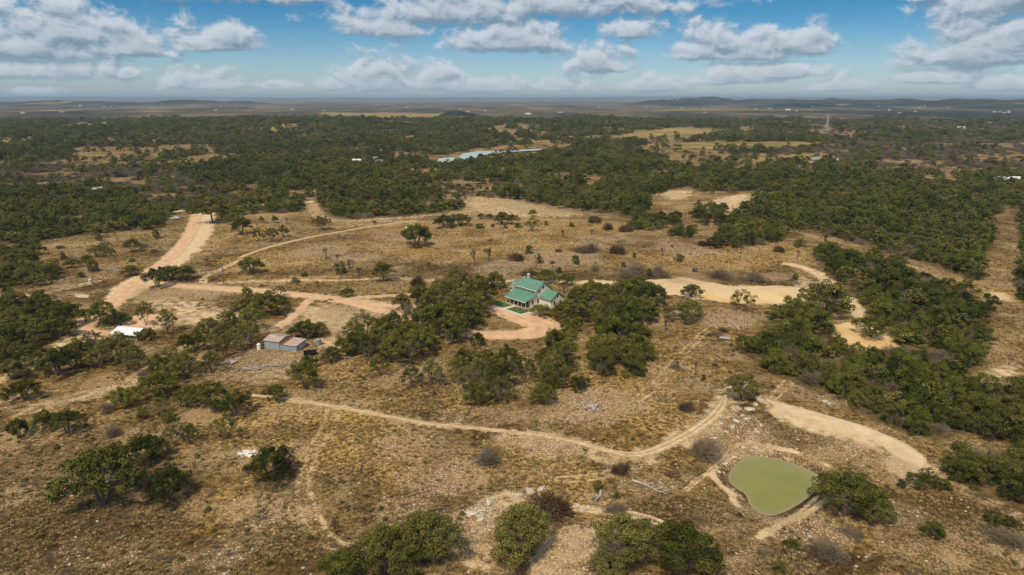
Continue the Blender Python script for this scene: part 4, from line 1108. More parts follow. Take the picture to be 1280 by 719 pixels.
def grove(poly, spacing, kinds, wr, label, group, sq=(.8, 1.1), seed=1, pts=None, ordinal=True, mask=True):
    P = GP(poly); a = np.array(P); rs = np.random.default_rng(seed)
    x0, y0 = a.min(0); x1, y1 = a.max(0); got = []
    n = int((x1 - x0) * (y1 - y0) / spacing ** 2 * 6) + 20
    xs = rs.uniform(x0, x1, n); ys = rs.uniform(y0, y1, n)
    ins = poly_dist(xs, ys, P) < 0
    for x, y in zip(xs[ins], ys[ins]):
        if all((x - g[0]) ** 2 + (y - g[1]) ** 2 > spacing ** 2 for g in got): got.append((x, y))
    got.sort(key=lambda g: g[0] / g[1])
    kk = list(kinds)
    words_ = ['first', 'second', 'third', 'fourth', 'fifth', 'sixth', 'seventh', 'eighth', 'ninth', 'tenth', 'eleventh', 'twelfth']
    for i, (x, y) in enumerate(got):
        k = kk[rs.integers(0, len(kk))]; w = rs.uniform(*wr) * 1.08
        nm = {'oak': 'live oak', 'thin': 'open live oak', 'juniper': 'juniper', 'bush': 'leafless bush', 'bare': 'leafless tree', 'brown': 'brown bush'}[k]
        got[i] = dict(kind=k, x=x, y=y, w=w, sq=rs.uniform(*sq), label=None, group=group, px=to_px(x, y, 0)[0], nm=nm); TREES.append(got[i])
    got.sort(key=lambda q: q['y']); nrow = max(1, math.ceil(len(got) / 10)); per = math.ceil(len(got) / nrow) if got else 1
    for r_ in range(nrow):
        row = sorted(got[r_ * per:(r_ + 1) * per], key=lambda q: q['px'])
        rw = '' if nrow == 1 else ' ' + ['front row', 'second row', 'third row', 'fourth row', 'fifth row'][min(r_, 4)]
        for c_, q in enumerate(row): q['label'] = f"{q.pop('nm')} {words_[c_]} from left,{rw} {label}".replace(', ', ', ').replace('  ', ' ')
# groves (px polygon of trunk positions)
grove([(0, 385), (30, 378), (60, 390), (88, 410), (80, 424), (40, 434), (0, 434)], 5.4, ('oak', 'oak', 'oak', 'juniper'), (7, 10), 'in the grove left of the loop', 'grove left of the gravel loop', seed=3, ordinal=False)
grove([(182, 490), (205, 464), (245, 456), (280, 464), (272, 474), (222, 484), (195, 498)], 5.6, ('oak', 'oak', 'thin'), (6.5, 9), 'in the row below the barn', 'row along the pale track', seed=4)
grove([(285, 410), (320, 412), (328, 424), (318, 440), (298, 446), (262, 450), (240, 444), (250, 418)], 5.6, ('oak', 'thin', 'thin'), (6.5, 9.5), 'in the grove left of the tin shed', 'grove left of the tin shed', sq=(1, 1.3), seed=5)
grove([(440, 450), (442, 428), (470, 424), (490, 412), (520, 418), (545, 432), (545, 447), (515, 458), (480, 460)], 5.4, ('oak', 'oak', 'thin'), (7.5, 10.5), 'in the central grove, left part', 'left part of the central grove', sq=(.9, 1.2), seed=6, ordinal=False)
grove([(528, 412), (545, 378), (575, 366), (600, 372), (604, 388), (598, 402), (585, 412), (570, 430), (552, 434)], 6.0, ('oak', 'oak', 'oak', 'thin'), (9, 12.5), 'in the tall grove left of the house', 'grove left of the green roofed house', sq=(.95, 1.2), seed=7, ordinal=False)
grove([(515, 372), (545, 364), (575, 362), (560, 372), (530, 382)], 5.5, ('oak',), (7, 9), 'behind the tall grove by the house', 'grove left of the green roofed house', seed=17)
grove([(572, 462), (600, 460), (650, 462), (662, 476), (642, 488), (632, 506), (585, 506), (574, 476)], 5.4, ('thin', 'oak', 'thin'), (7, 9.5), 'in the greyish grove below the drive', 'greyish grove in front of the drive', sq=(.9, 1.15), seed=8, ordinal=False)
grove([(672, 448), (690, 440), (708, 436), (704, 450), (708, 468), (690, 490), (670, 492), (674, 464)], 5.2, ('oak', 'oak', 'juniper'), (6, 8.5), 'in the row right of the greyish grove', 'narrow row right of the greyish grove', sq=(1, 1.3), seed=9)
grove([(708, 398), (722, 382), (760, 372), (800, 370), (812, 384), (810, 400), (800, 425), (806, 466), (788, 475), (752, 473), (744, 450), (762, 425), (740, 412), (716, 414)], 5.8, ('oak', 'oak', 'oak', 'juniper'), (8, 11), 'in the long grove right of the house', 'long grove right of the house', sq=(.9, 1.15), seed=10, ordinal=False)
grove([(0, 318), (40, 312), (55, 322), (50, 330), (20, 334), (0, 332)], 6, ('oak', 'juniper'), (7, 9), 'in the small left edge grove', 'small grove at the left edge', seed=11)
grove([(5, 345), (30, 338), (65, 342), (68, 352), (40, 360), (0, 362)], 6, ('oak', 'oak', 'juniper'), (7, 9), 'in the lower left edge grove', 'lower small grove at the left edge', seed=12)
grove([(785, 288), (800, 276), (845, 272), (848, 284), (810, 288)], 5.5, ('oak', 'oak', 'juniper'), (6, 8), 'in the low group below the upper woods', 'low group below the upper woods', seed=13)
grove([(834, 296), (838, 288), (872, 292), (870, 298)], 4.5, ('juniper', 'oak'), (5, 7), 'in the dark short meadow row', 'dark short row', seed=14)
grove([(886, 306), (905, 290), (950, 298), (975, 300), (965, 306), (900, 312)], 5.5, ('oak', 'juniper', 'bush'), (6, 8.5), 'at the left tip of the right woods', 'left tip of the right woods', seed=15, ordinal=False)
grove([(870, 262), (905, 262), (900, 282), (872, 282)], 6, ('oak', 'juniper'), (6, 8), 'scattered below the pink clearing', 'scattered below the pink clearing', seed=16)
grove([(985, 392), (1010, 398), (1030, 405), (1025, 415), (985, 412)], 6, ('oak', 'juniper'), (7, 9), 'beside the umbrella shaped oak', 'oaks beside the umbrella shaped oak', seed=18)

grove([(60, 500), (200, 500), (230, 530), (150, 555), (70, 560), (30, 520)], 11, ('thin', 'juniper', 'bush'), (2.5, 5), 'scattered on the left slope', 'small trees on the left slope', seed=31)
grove([(120, 430), (170, 440), (215, 445), (225, 462), (180, 470), (140, 462)], 7, ('thin', 'oak', 'bush'), (4.5, 7), 'between the barn row and the pale track', 'trees between barn row and track', seed=32)
grove([(0, 440), (30, 440), (50, 452), (40, 470), (0, 466)], 7, ('oak', 'thin', 'oak'), (6, 9), 'at the left edge below the barn', 'trees at the left edge below the barn', seed=33)
grove([(60, 305), (200, 295), (215, 315), (150, 345), (70, 350)], 17, ('thin', 'bush', 'juniper'), (3, 6), 'scattered in the left upper meadow', 'small trees in the left upper meadow', seed=34)
grove([(640, 318), (700, 312), (860, 318), (870, 340), (700, 338)], 14, ('bush', 'brown', 'bare', 'juniper'), (2.5, 5.5), 'on the rocky strip behind the house', 'scrub on the rocky strip behind the house', seed=35)
grove([(400, 335), (500, 330), (600, 338), (600, 350), (440, 348)], 16, ('bush', 'bare', 'juniper'), (2, 4.5), 'along the dark bank in the upper meadow', 'scrub along the dark bank', seed=36)
grove([(860, 440), (915, 450), (905, 480), (870, 490), (830, 470)], 10, ('bare', 'bush', 'juniper'), (1.5, 4), 'in the meadow right of the faint track', 'scrub right of the faint track', seed=37)
grove([(1190, 588), (1240, 575), (1285, 585), (1285, 628), (1240, 625), (1200, 608)], 5.5, ('oak', 'juniper', 'bush', 'oak'), (5, 8), 'in the lower right thicket', 'lower right thicket', seed=38)
grove([(690, 420), (720, 405), (735, 420), (715, 440), (690, 435)], 6, ('thin', 'oak'), (4, 6.5), 'below the drive turn', 'small oaks below the drive turn', seed=39)
# woods: one point process in ground space
rsW = np.random.default_rng(5)
FARPTS = []
def scatter_woods():
    ymin, ymax = 112, 2650
    # rows of jittered cells whose size grows with distance
    out_ = []
    y = ymin
    while y < ymax:
        s = 4.7 + max(0, y - 380) * .0036
        n = int(2 * .92 * (y + 40) / s)
        xs = (np.arange(n) - n / 2) * s + rsW.uniform(-.5, .5, n) * s
        ys = y + rsW.uniform(-.5, .5, n) * s
        out_.append(np.stack([xs, ys, np.full(n, s)], 1)); y += s
    A = np.concatenate(out_); x, yy, s = A.T
    m = np.zeros(len(x)); reg = np.full(len(x), -1)
    for i, (P, k) in enumerate(W_WOODS):
        d = -poly_dist(x, yy, P) + (fbm(x, yy, 30, 19, 2) - .5) * 6
        reg = np.where((d > 1.5) & (reg < 0), i, reg)
    reg = np.where((yy > 1750) & (reg < 0), 0, reg)
    om = open_mask(x, yy)
    gap = np.maximum(sstep(fbm(x, yy, 50, 77, 4), .54, .63) * (.25 + .75 * sstep(yy, 350, 600)), sstep(fbm(x, yy, 130, 78, 4), .55, .60) * sstep(yy, 550, 900))
    dl = poly_dist(x, yy, LAKE) < 12
    dr = np.full(len(x), 1e9)
    for P, w, s_ in W_FAINT: dr = np.minimum(dr, line_dist(x, yy, P) - w)
    for n_, P, w, k, l_ in W_ROADS: dr = np.minimum(dr, line_dist(x, yy, P) - w / 2)
    far_thin = sstep(yy, 2150, 2600) * (yy < 9999) * (1 - .85 * ((x > 150) & (fbm(x, yy, 200, 14, 3) > .45)))
    keep = (reg >= 0) & (rsW.uniform(0, 1, len(x)) > far_thin) & (rsW.uniform(0, 1, len(x)) > np.maximum(om, gap * .95)) & ~dl & ((dr > 2.5) | (yy > 900))
    x, yy, s, reg = x[keep], yy[keep], s[keep], reg[keep]
    lf = np.full(len(x), .13)
    for P, st in W_LEAF: lf = np.where(poly_dist(x, yy, P) < 0, st, lf)
    u = rsW.uniform(0, 1, len(x)); mixn = fbm(x, yy, 90, 33, 3)
    kind = np.where(u < lf, 2, np.where(rsW.uniform(0, 1, len(x)) < .25 + .9 * (mixn - .3), 0, 1))   # 0 oak 1 juniper 2 leafless
    return x, yy, s, reg, kind
wx, wy, ws, wreg, wkind = scatter_woods()
hwz = height(wx, wy)
ppx, ppy = to_px(wx, wy, hwz)
wwid = ws * (1.0 + .95 * rsW.uniform(0, 1, len(ws)) ** 1.3)
app = wwid / wy
invw = (ppx > -10) & (ppx < 1290) & (ppy < 740)
n_oak = sum(1 for q in TREES if q['kind'] in ('oak', 'thin', 'dense')); n_jun = sum(1 for q in TREES if q['kind'] == 'juniper')
quota = {0: max(0, 296 - n_oak), 1: max(0, 290 - n_jun), 2: 40}
ind = np.zeros(len(wx), bool)
for k in (0, 1, 2):
    c = np.where(invw & (wkind == k))[0]; c = c[np.argsort(-app[c])][:quota[k]]; ind[c] = True
LAND = [(60, 300, 'at the upper left wood edge'), (150, 285, 'behind the left upper meadow'), (300, 265, 'right of the red road bend'), (440, 268, 'behind the upper pale trail'), (540, 268, 'left of the pink clearing'),
        (680, 258, 'behind the pink clearing'), (760, 262, 'above the low meadow group'), (860, 232, 'by the twin clearings'), (960, 290, 'at the left tip of the right woods'), (1080, 290, 'in the far right woods'), (1180, 310, 'left of the right edge track'),
        (1040, 350, 'right of the sand strip'), (1110, 370, 'behind the small sand clearing'), (1190, 400, 'in the deep right woods'), (960, 440, 'at the left end of the right woods'), (1040, 470, 'above the sandy pond road'),
        (1130, 510, 'along the sandy pond road'), (1210, 530, 'at the lower end of the right woods'), (1150, 450, 'below the small sand clearing'), (1240, 610, 'in the lower right corner thicket'), (1278, 330, 'beyond the right edge track')]
NUM = ['first', 'second', 'third', 'fourth', 'fifth', 'sixth', 'seventh', 'eighth', 'ninth', 'tenth', 'eleventh', 'twelfth']
ROWS = ['front', 'second', 'third', 'fourth', 'fifth', 'sixth', 'seventh', 'eighth', 'ninth', 'tenth', 'eleventh', 'twelfth']
bins = {}
for i in np.where(ind)[0]:
    k = {0: 'oak', 1: 'juniper', 2: 'bush'}[int(wkind[i])]
    lm = min(LAND, key=lambda q: (q[0] - ppx[i]) ** 2 + (2 * (q[1] - ppy[i])) ** 2)[2]
    q = dict(kind=k, x=wx[i], y=wy[i], w=wwid[i], sq=rsW.uniform(.75, 1.1), label=None, group=None, px=ppx[i], py=ppy[i])
    TREES.append(q); bins.setdefault((k, lm), []).append(q)
for (k, lm), L in bins.items():
    nm = {'oak': 'live oak', 'juniper': 'dark juniper', 'bush': 'leafless bush'}[k]
    L.sort(key=lambda q: -q['py'])
    for r_ in range(0, len(L), 9):
        row = sorted(L[r_:r_ + 9], key=lambda q: q['px'])
        for c_, q in enumerate(row):
            q['group'] = nm + ' stand ' + lm
            q['label'] = f'{nm} {lm}, {ROWS[min(11, r_ // 9)]} row, {NUM[c_]} from left'

def place_tree(q, i):
    k = q['kind']; nm, t1, t2, cat = KNAME[k]
    a, b = PROTO[k][i % len(PROTO[k])]
    z = float(height(q['x'], q['y'])) - .05
    o = empty(nm, (q['x'], q['y'], z), (i * 2.399) % 6.283, (q['w'], q['w'], q['w'] * q['sq']))
    link(t1, a, o); link(t2, b, o)
    tag(o, q['label'], cat, q['group'])
for i, q in enumerate(TREES): place_tree(q, i)
print('individual trees', len(TREES), 'woods', len(wx) - ind.sum())

# ------------------------------------------------------------------ instanced masses
def hidden_proto(name, meshes):
    o = bpy.data.objects.new(name, meshes); return o
def far_mesh(kind, seed, n, leaf):
    if kind == 'juniper': tk, V, F, var = juniper_proto(seed, n, leaf)
    else: tk, V, F, var = oak_proto(seed, 26, n // 26, leaf, 1.25)
    return np_mesh('far_' + kind, V, F, M[kind], {'leafvar_shade': var})
def instance_mass(name, protos, P, rot, scl, idx, label, kind='stuff'):
    """one object whose points carry chosen copies of the prototype meshes"""
    pc = bpy.data.collections.new(name + '_kinds')
    for i, me in enumerate(protos):
        pc.objects.link(bpy.data.objects.new(f'{name}_kind_{i:02d}', me))
    me = bpy.data.meshes.new(name); me.vertices.add(len(P)); me.vertices.foreach_set('co', np.asarray(P, np.float32).ravel())
    for an, v in (('rz', rot), ):
        a = me.attributes.new(an, 'FLOAT', 'POINT'); a.data.foreach_set('value', np.asarray(v, np.float32))
    a = me.attributes.new('scl', 'FLOAT_VECTOR', 'POINT'); a.data.foreach_set('vector', np.asarray(scl, np.float32).ravel())
    a = me.attributes.new('idx', 'INT', 'POINT'); a.data.foreach_set('value', np.asarray(idx, np.int32))
    o = link(name, me)
    ng = bpy.data.node_groups.new(name, 'GeometryNodeTree')
    ng.interface.new_socket('Geometry', in_out='INPUT', socket_type='NodeSocketGeometry'); ng.interface.new_socket('Geometry', in_out='OUTPUT', socket_type='NodeSocketGeometry')
    n = ng.nodes; l = ng.links
    gi = n.new('NodeGroupInput'); go = n.new('NodeGroupOutput'); ip = n.new('GeometryNodeInstanceOnPoints'); ci = n.new('GeometryNodeCollectionInfo')
    ci.inputs[0].default_value = pc; ci.inputs['Separate Children'].default_value = True; ci.inputs['Reset Children'].default_value = True
    def named(nm, ty):
        a_ = n.new('GeometryNodeInputNamedAttribute'); a_.data_type = ty; a_.inputs[0].default_value = nm; return a_.outputs[0]
    cb = n.new('ShaderNodeCombineXYZ'); l.new(named('rz', 'FLOAT'), cb.inputs[2])
    l.new(gi.outputs[0], ip.inputs['Points']); l.new(ci.outputs[0], ip.inputs['Instance']); ip.inputs['Pick Instance'].default_value = True
    l.new(named('idx', 'INT'), ip.inputs['Instance Index']); l.new(cb.outputs[0], ip.inputs['Rotation']); l.new(named('scl', 'FLOAT_VECTOR'), ip.inputs['Scale'])
    l.new(ip.outputs[0], go.inputs[0])
    md = o.modifiers.new('scatter', 'NODES'); md.node_group = ng
    return tag(o, label, kind=kind)

fo = [far_mesh('oak', 200 + s, 900, .040) for s in range(4)]
fj = [far_mesh('juniper', 210 + s, 750, .052) for s in range(4)]
fb = [PROTO['bush'][0][1], PROTO['bush'][1][1]]
rest = ~ind
n = rest.sum(); k = wkind[rest]
idx = np.where(k == 0, rsW.integers(0, 4, n), np.where(k == 1, 4 + rsW.integers(0, 4, n), 8 + rsW.integers(0, 2, n)))
w = wwid[rest]; hf = rsW.uniform(.5, 1.2, n) * np.clip(1.05 - (ws[rest] - 5) * .045, .62, 1)
instance_mass('woodland', fo + fj + fb, np.stack([wx[rest], wy[rest], hwz[rest] - .1], 1), rsW.uniform(0, 6.28, n), np.stack([w, w, w * hf], 1), idx, 'dense oak and juniper woods reaching to the plain')

# grass tufts and stones in the nearer meadow
def tuft_mesh(seed):
    rs = np.random.default_rng(seed); V = []; F = []
    for i in range(26):
        a = rs.uniform(0, 6.28); b = rs.uniform(0, .45); r = rs.uniform(.2, .5)
        p = np.array([math.cos(a) * b, math.sin(a) * b, -.05]); t_ = p + (math.cos(a) * r * .5, math.sin(a) * r * .5, rs.uniform(.35, .85))
        s = np.array([-math.sin(a), math.cos(a), 0]) * .09
        k = len(V); V += [p - s, p + s, t_]; F.append((k, k + 1, k + 2))
    return np.array(V), np.array(F)
def grass_material():
    m, n, b = new_mat('dry_grass', (.3, .2, .08), .9, .03)
    g = n.new('ShaderNodeNewGeometry'); P = g.outputs['Position']; oi = n.new('ShaderNodeObjectInfo')
    c = n.mix(n.smooth(n.noise(P, .42, 5, .65), .36, .62), (.16, .112, .048, 1), (.38, .27, .12, 1))
    c = n.mix(n.smooth(oi.outputs['Random'], .35, .9), c, (.40, .295, .135, 1))
    c = n.mix(n.m('MULTIPLY', n.smooth(n.noise(P, .055, 5, .6), .45, .6), .5), c, (.15, .125, .05, 1))
    n.link(c, b.inputs['Base Color']); return m
M['grass'] = grass_material()
tm = []
for s in range(3):
    V, F = tuft_mesh(s); tm.append(np_mesh('tuft', V, F, M['grass']))
def near_masks(x, y):
    p = np.zeros(len(x))
    for P, w_, s in W_FAINT: p = np.maximum(p, s * sstep(-line_dist(x, y, P), -w_ * 1.5, -w_ * .6))
    for n_, P, w_, k_, l_ in W_ROADS: p = np.maximum(p, sstep(-line_dist(x, y, P), -w_ * .5 - 1.2, -w_ * .5))
    for P, s, f, ye in W_PALE: p = np.maximum(p, s * sstep(-poly_dist(x, y, P), -f, f))
    p = np.maximum(p, sstep(-poly_dist(x, y, POND), -5, -3))
    return p
N = 90000
yy = 90 + 330 * rng.uniform(0, 1, N) ** 1.35; xx = rng.uniform(-1, 1, N) * (.80 * yy + 25)
p = near_masks(xx, yy); rk = ell_mask(xx, yy, W_ROCK, 51)
den = fbm(xx, yy, 9, 88, 4)
keep = (p < .3) & (rng.uniform(0, 1, N) > rk * .9) & (den > .44) & (woods_mask(xx, yy) < .4)
xx, yy = xx[keep], yy[keep]; n = len(xx); sz = rng.uniform(.35, 1.0, n) ** 1.2
instance_mass('dry_grass', tm, np.stack([xx, yy, height(xx, yy)], 1), rng.uniform(0, 6.28, n), np.stack([sz * 1.1, sz * 1.1, sz * .75], 1), rng.integers(0, 3, n), 'tufts of dry golden bunch grass over the meadow')

def rock_mesh(seed, n_=10):
    rs = random.Random(seed); import bmesh
    bm = bmesh.new(); bmesh.ops.create_icosphere(bm, subdivisions=1, radius=.5)
    for v in bm.verts: v.co *= rs.uniform(.7, 1.15); v.co.z *= .55; v.co.x *= 1.25
    me = bpy.data.meshes.new('stone'); bm.to_mesh(me); bm.free(); me.materials.append(M['stone']); return me
rocks = [rock_mesh(s) for s in range(5)]
N = 60000
yy = 90 + 330 * rng.uniform(0, 1, N) ** 1.3; xx = rng.uniform(-1, 1, N) * (.80 * yy + 25)
rk = ell_mask(xx, yy, W_ROCK, 51); p = near_masks(xx, yy)
keep = (rng.uniform(0, 1, N) < rk ** 2 * .6 + .007) & (p < .6) & (poly_dist(xx, yy, POND) > 1.5) & (woods_mask(xx, yy) < .4)
xx, yy = xx[keep], yy[keep]; n = len(xx); sz = .12 + .5 * rng.uniform(0, 1, n) ** 3
instance_mass('scattered_stones', rocks, np.stack([xx, yy, height(xx, yy)], 1), rng.uniform(0, 6.28, n), np.stack([sz, sz, sz], 1), rng.integers(0, 5, n), 'pale limestone rubble strewn over the meadow')

# small low shrubs and twiggy litter that nobody could count
N = 5200
yy = 95 + 420 * rng.uniform(0, 1, N) ** 1.2; xx = rng.uniform(-1, 1, N) * (.80 * yy + 25)
p = near_masks(xx, yy); cl = fbm(xx, yy, 35, 66, 3)
keep = (p < .3) & (woods_mask(xx, yy) < .4) & (cl > .56)
xx, yy = xx[keep], yy[keep]; n = len(xx); sz = rng.uniform(.5, 1.7, n)
instance_mass('low_undergrowth', fj[:2] + fb, np.stack([xx, yy, height(xx, yy)], 1), rng.uniform(0, 6.28, n), np.stack([sz, sz, sz * .55], 1), np.where(rng.uniform(0, 1, n) < .25, rng.integers(0, 2, n), 2 + rng.integers(0, 2, n)), 'low twiggy shrubs dotted between the trees')

# ------------------------------------------------------------------ limestone blocks on the ledge
BLK = []
for i, (px, py, s) in enumerate([(936, 512, 2.6), (944, 506, 2.0), (950, 500, 2.4), (928, 520, 1.8), (921, 527, 2.2), (932, 524, 1.4), (915, 534, 1.8), (908, 540, 1.3), (925, 512, 1.3), (902, 530, 1.3),
                                 (893, 548, 1.2), (945, 560, 1.5), (938, 552, 1.2), (930, 560, 1.7), (918, 572, 1.4), (906, 580, 1.5), (898, 590, 1.3), (946, 540, 1.4), (952, 532, 1.5), (900, 520, 1.2),
                                 (676, 612, 2.0), (662, 615, 2.4), (648, 619, 1.8), (612, 628, 2.2), (590, 642, 2.4), (600, 650, 1.8), (722, 632, 1.2), (728, 638, 1.4), (736, 634, 1.1), (1031, 502, 1.8), (1036, 505, 1.4)]):
    x, y = G(px, py); o = link('limestone_block', rocks[i % 5]); o.location = (x, y, float(height(x, y)) + .05); o.scale = (s, s * .8, s * .9); o.rotation_euler = (0, 0, i * 1.3)
    BLK.append((o, px))
for lo, hi, lab, grp in ((1000, 1300, 'beside the sandy road above the pond', 'blocks beside the sandy road'), (924, 1000, 'at the top of the ledge left of the pond', 'blocks at the top of the ledge'),
                         (850, 924, 'on the lower ledge left of the pond', 'blocks on the lower ledge'), (700, 850, 'by the bright little juniper', 'blocks by the little juniper'), (0, 700, 'along the gully above the bottom centre oak', 'blocks along the gully')):
    for c_, (o, px) in enumerate(sorted([b for b in BLK if lo <= b[1] < hi], key=lambda b: b[1])):
        tag(o, f'pale limestone block {lab}, {NUM[min(c_, 11)]} from left', 'rock', grp)

# ------------------------------------------------------------------ the green roofed house
def build_house():
    A = Vector((.66, -.75, 0)); rz = math.atan2(A.y, A.x)
    x, y = G(657, 386.5)
    # local frame: +x along the ridge toward the viewer's right, +y to the back; the front right porch corner sits at local (11, 0)
    ox = x - 11 * math.cos(rz); oy = y - 11 * math.sin(rz)
    z0 = float(height(x, y)) + .1
    H = empty('farmhouse', (ox, oy, z0), rz); tag(H, 'two storey cream farmhouse with green metal roof and front porch', 'house')
    def prt(nm, mb, mat, par=H): return mb.build(nm, mat, par)
    prt('foundation', MB().box(-.2, 11.2, -.1, 13.1, -1.5, .25), M['concrete'])
    # walls: saltbox body
    prt('wall', MB().prism([(2.3, .25), (12.8, .25), (12.8, 5.7), (9.1, 8.25), (5.6, 5.95), (5.6, 4.55), (2.3, 3.2)], 'x', .15, 10.85), M['cream'])
    # lower porch roof, standing seam: sheet plus seams
    def roof(nm, e0, e1, r0, r1, n=14, th=.12, mat=M['green_roof']):
        e0, e1, r0, r1 = map(Vector, (e0, e1, r0, r1))
        o = prt(nm, MB().slab([e0, e1, r1, r0], th), mat)
        seam = None
        for i in range(n + 1):
            f = i / n; a = e0.lerp(e1, f); b = r0.lerp(r1, f); up = Vector((0, 0, .045))
            if seam is None:
                seam = MB().tube([Vector((0, 0, 0)), Vector((0, 0, 0)) + (b - a)], .035, 4).mesh('seam', mat)
            s_ = link('seam', seam, o); s_.location = a + up * .6
        return o
    roof('lower_roof', (-.4, -.45, 2.55), (11.4, -.45, 2.55), (-.4, 5.75, 4.75), (11.4, 5.75, 4.75), 22)
    roof('upper_roof', (-.3, 5.05, 5.85), (11.3, 5.05, 5.85), (-.3, 9.1, 8.55), (11.3, 9.1, 8.55), 22)
    roof('back_roof', (-.3, 13.3, 5.6), (11.3, 13.3, 5.6), (-.3, 9.12, 8.56), (11.3, 9.12, 8.56), 22)
    # fascia and gable trim
    prt('fascia', MB().box(-.4, 11.4, -.53, -.46, 2.3, 2.56), M['trimwhite'])
    prt('fascia', MB().box(-.3, 11.3, 4.97, 5.04, 5.6, 5.84), M['trimwhite'])
    # porch
    prt('porch_floor', MB().box(0, 11, .0, 2.25, .25, .42), M['darkwood'])
    for i in range(6):
        px_ = .15 + i * 2.14; prt('porch_post', MB().box(px_ - .09, px_ + .09, .08, .26, .42, 2.72), M['trimwhite'])
    for a, b in ((.3, 2.2), (2.4, 4.3), (6.7, 8.6), (8.8, 10.8)):
        r_ = prt('railing', MB().box(a, b, .1, .17, 1.25, 1.33), M['darkwood'])
        mb = MB()
        for k in range(7): xk = a + .1 + (b - a - .2) * k / 6; mb.box(xk - .03, xk + .03, .11, .16, .42, 1.25)
        mb.build('baluster', M['darkwood'], r_)
    prt('porch_step', MB().box(4.7, 6.3, -.9, -.02, -.2, .22), M['concrete'])
    # windows: frame + pane; facing -y, or +x for the gable
    def win(cx, cy, cz, w_, h_, face, par=H):
        f = MB(); g = MB()
        if face == 'y':
            for a in ((cx - w_ / 2 - .1, cx + w_ / 2 + .1, cz + h_ / 2, cz + h_ / 2 + .12), (cx - w_ / 2 - .1, cx + w_ / 2 + .1, cz - h_ / 2 - .12, cz - h_ / 2), (cx - w_ / 2 - .1, cx - w_ / 2, cz - h_ / 2, cz + h_ / 2), (cx + w_ / 2, cx + w_ / 2 + .1, cz - h_ / 2, cz + h_ / 2)):
                f.box(a[0], a[1], cy - .06, cy + .02, a[2], a[3])
            g.box(cx - w_ / 2, cx + w_ / 2, cy - .03, cy + .015, cz - h_ / 2, cz + h_ / 2)
        else:
            for a in ((cy - w_ / 2 - .1, cy + w_ / 2 + .1, cz + h_ / 2, cz + h_ / 2 + .12), (cy - w_ / 2 - .1, cy + w_ / 2 + .1, cz - h_ / 2 - .12, cz - h_ / 2), (cy - w_ / 2 - .1, cy - w_ / 2, cz - h_ / 2, cz + h_ / 2), (cy + w_ / 2, cy + w_ / 2 + .1, cz - h_ / 2, cz + h_ / 2)):
                f.box(cx - .02, cx + .06, a[0], a[1], a[2], a[3])
            g.box(cx - .015, cx + .03, cy - w_ / 2, cy + w_ / 2, cz - h_ / 2, cz + h_ / 2)
        fo_ = prt('window', f, M['trimwhite'], par); g.build('pane', M['glass'], fo_)
    for xx_ in (1.6, 3.6, 7.6, 9.4): win(xx_, 2.3, 1.7, 1.0, 1.5, 'y')
    for xx_ in (2.1, 4.4, 6.7, 9.0): win(xx_, 5.6, 5.25, .85, .75, 'y')
    win(10.85, 3.6, 1.7, .9, 1.7, 'x'); win(10.85, 6.3, 1.8, .9, 1.7, 'x'); win(10.85, 7.0, 5.2, .8, 1.1, 'x'); win(10.85, 9.1, 6.5, .8, 1.1, 'x')
    d = prt('door', MB().box(5.0, 6.0, 2.22, 2.28, .42, 2.5), M['darkwood']); MB().box(5.85, 5.92, 2.17, 2.21, 1.4, 1.5).build('handle', M['steel'], d)
    # right wing
    prt('wing_wall', MB().prism([(7.4, -.6), (14.0, -.6), (14.0, 3.2), (10.7, 5.4), (7.4, 3.2)], 'x', 10.86, 16.6), M['cream'])
    roof('wing_roof', (10.9, 6.9, 3.0), (17.0, 6.9, 3.0), (10.9, 10.7, 5.6), (17.0, 10.7, 5.6), 12)
    roof('wing_roof', (10.9, 14.5, 3.0), (17.0, 14.5, 3.0), (10.9, 10.72, 5.61), (17.0, 10.72, 5.61), 12)
    win(16.6, 10.7, 4.1, .8, 1.0, 'x'); win(16.6, 9.2, 1.7, .9, 1.4, 'x'); win(16.6, 12.2, 1.7, .9, 1.4, 'x')
    # left back wing
    prt('wing_wall', MB().prism([(5.8, -.6), (12.0, -.6), (12.0, 4.4), (8.9, 6.6), (5.8, 4.4)], 'x', -4.2, .14), M['cream'])
    roof('wing_roof', (-4.6, 5.3, 4.2), (.1, 5.3, 4.2), (-4.6, 8.9, 6.8), (.1, 8.9, 6.8), 9)
    roof('wing_roof', (-4.6, 12.4, 4.2), (.1, 12.4, 4.2), (-4.6, 8.92, 6.81), (.1, 8.92, 6.81), 9)
    prt('chimney', MB().box(-1.3, -.1, 4.3, 5.2, -.5, 6.6), M['stone'])
    c = prt('chimney', MB().box(1.2, 2.0, 9.7, 10.5, 7.0, 9.6), M['stone']); MB().box(1.1, 2.1, 9.6, 10.6, 9.605, 9.75).build('cap', M['trimwhite'], c)
    # concrete walk and lawn as ground sheets in world space
    Rz = Matrix.Rotation(rz, 4, 'Z'); T = Matrix.Translation((ox, oy, 0))
    def wpt(a, b): v_ = T @ Rz @ Vector((a, b, 0)); return (v_.x, v_.y)
    def sheet(nm, P, lift, mat, lab):
        P = [wpt(*p) for p in P]; V = [(a, b, z0 + lift) for a, b in P]
        mb = MB().slab(V, 1.2); return tag(mb.build(nm, mat), lab, kind='structure')
    sheet('lawn', [(-5, -5.6), (4.55, -5.6), (4.55, -.95), (-5, -.95)], .02, M['lawn'], 'left half of the mown green lawn in front of the porch')
    sheet('lawn', [(6.45, -5.6), (14.5, -5.6), (14.5, -.95), (6.45, -.95)], .02, M['lawn'], 'right half of the mown green lawn in front of the porch')
    sheet('footpath', [(-7.5, -7.1), (16, -7.1), (16, -5.62), (-7.5, -5.62)], .06, M['concrete'], 'long pale concrete walk along the edge of the lawn')
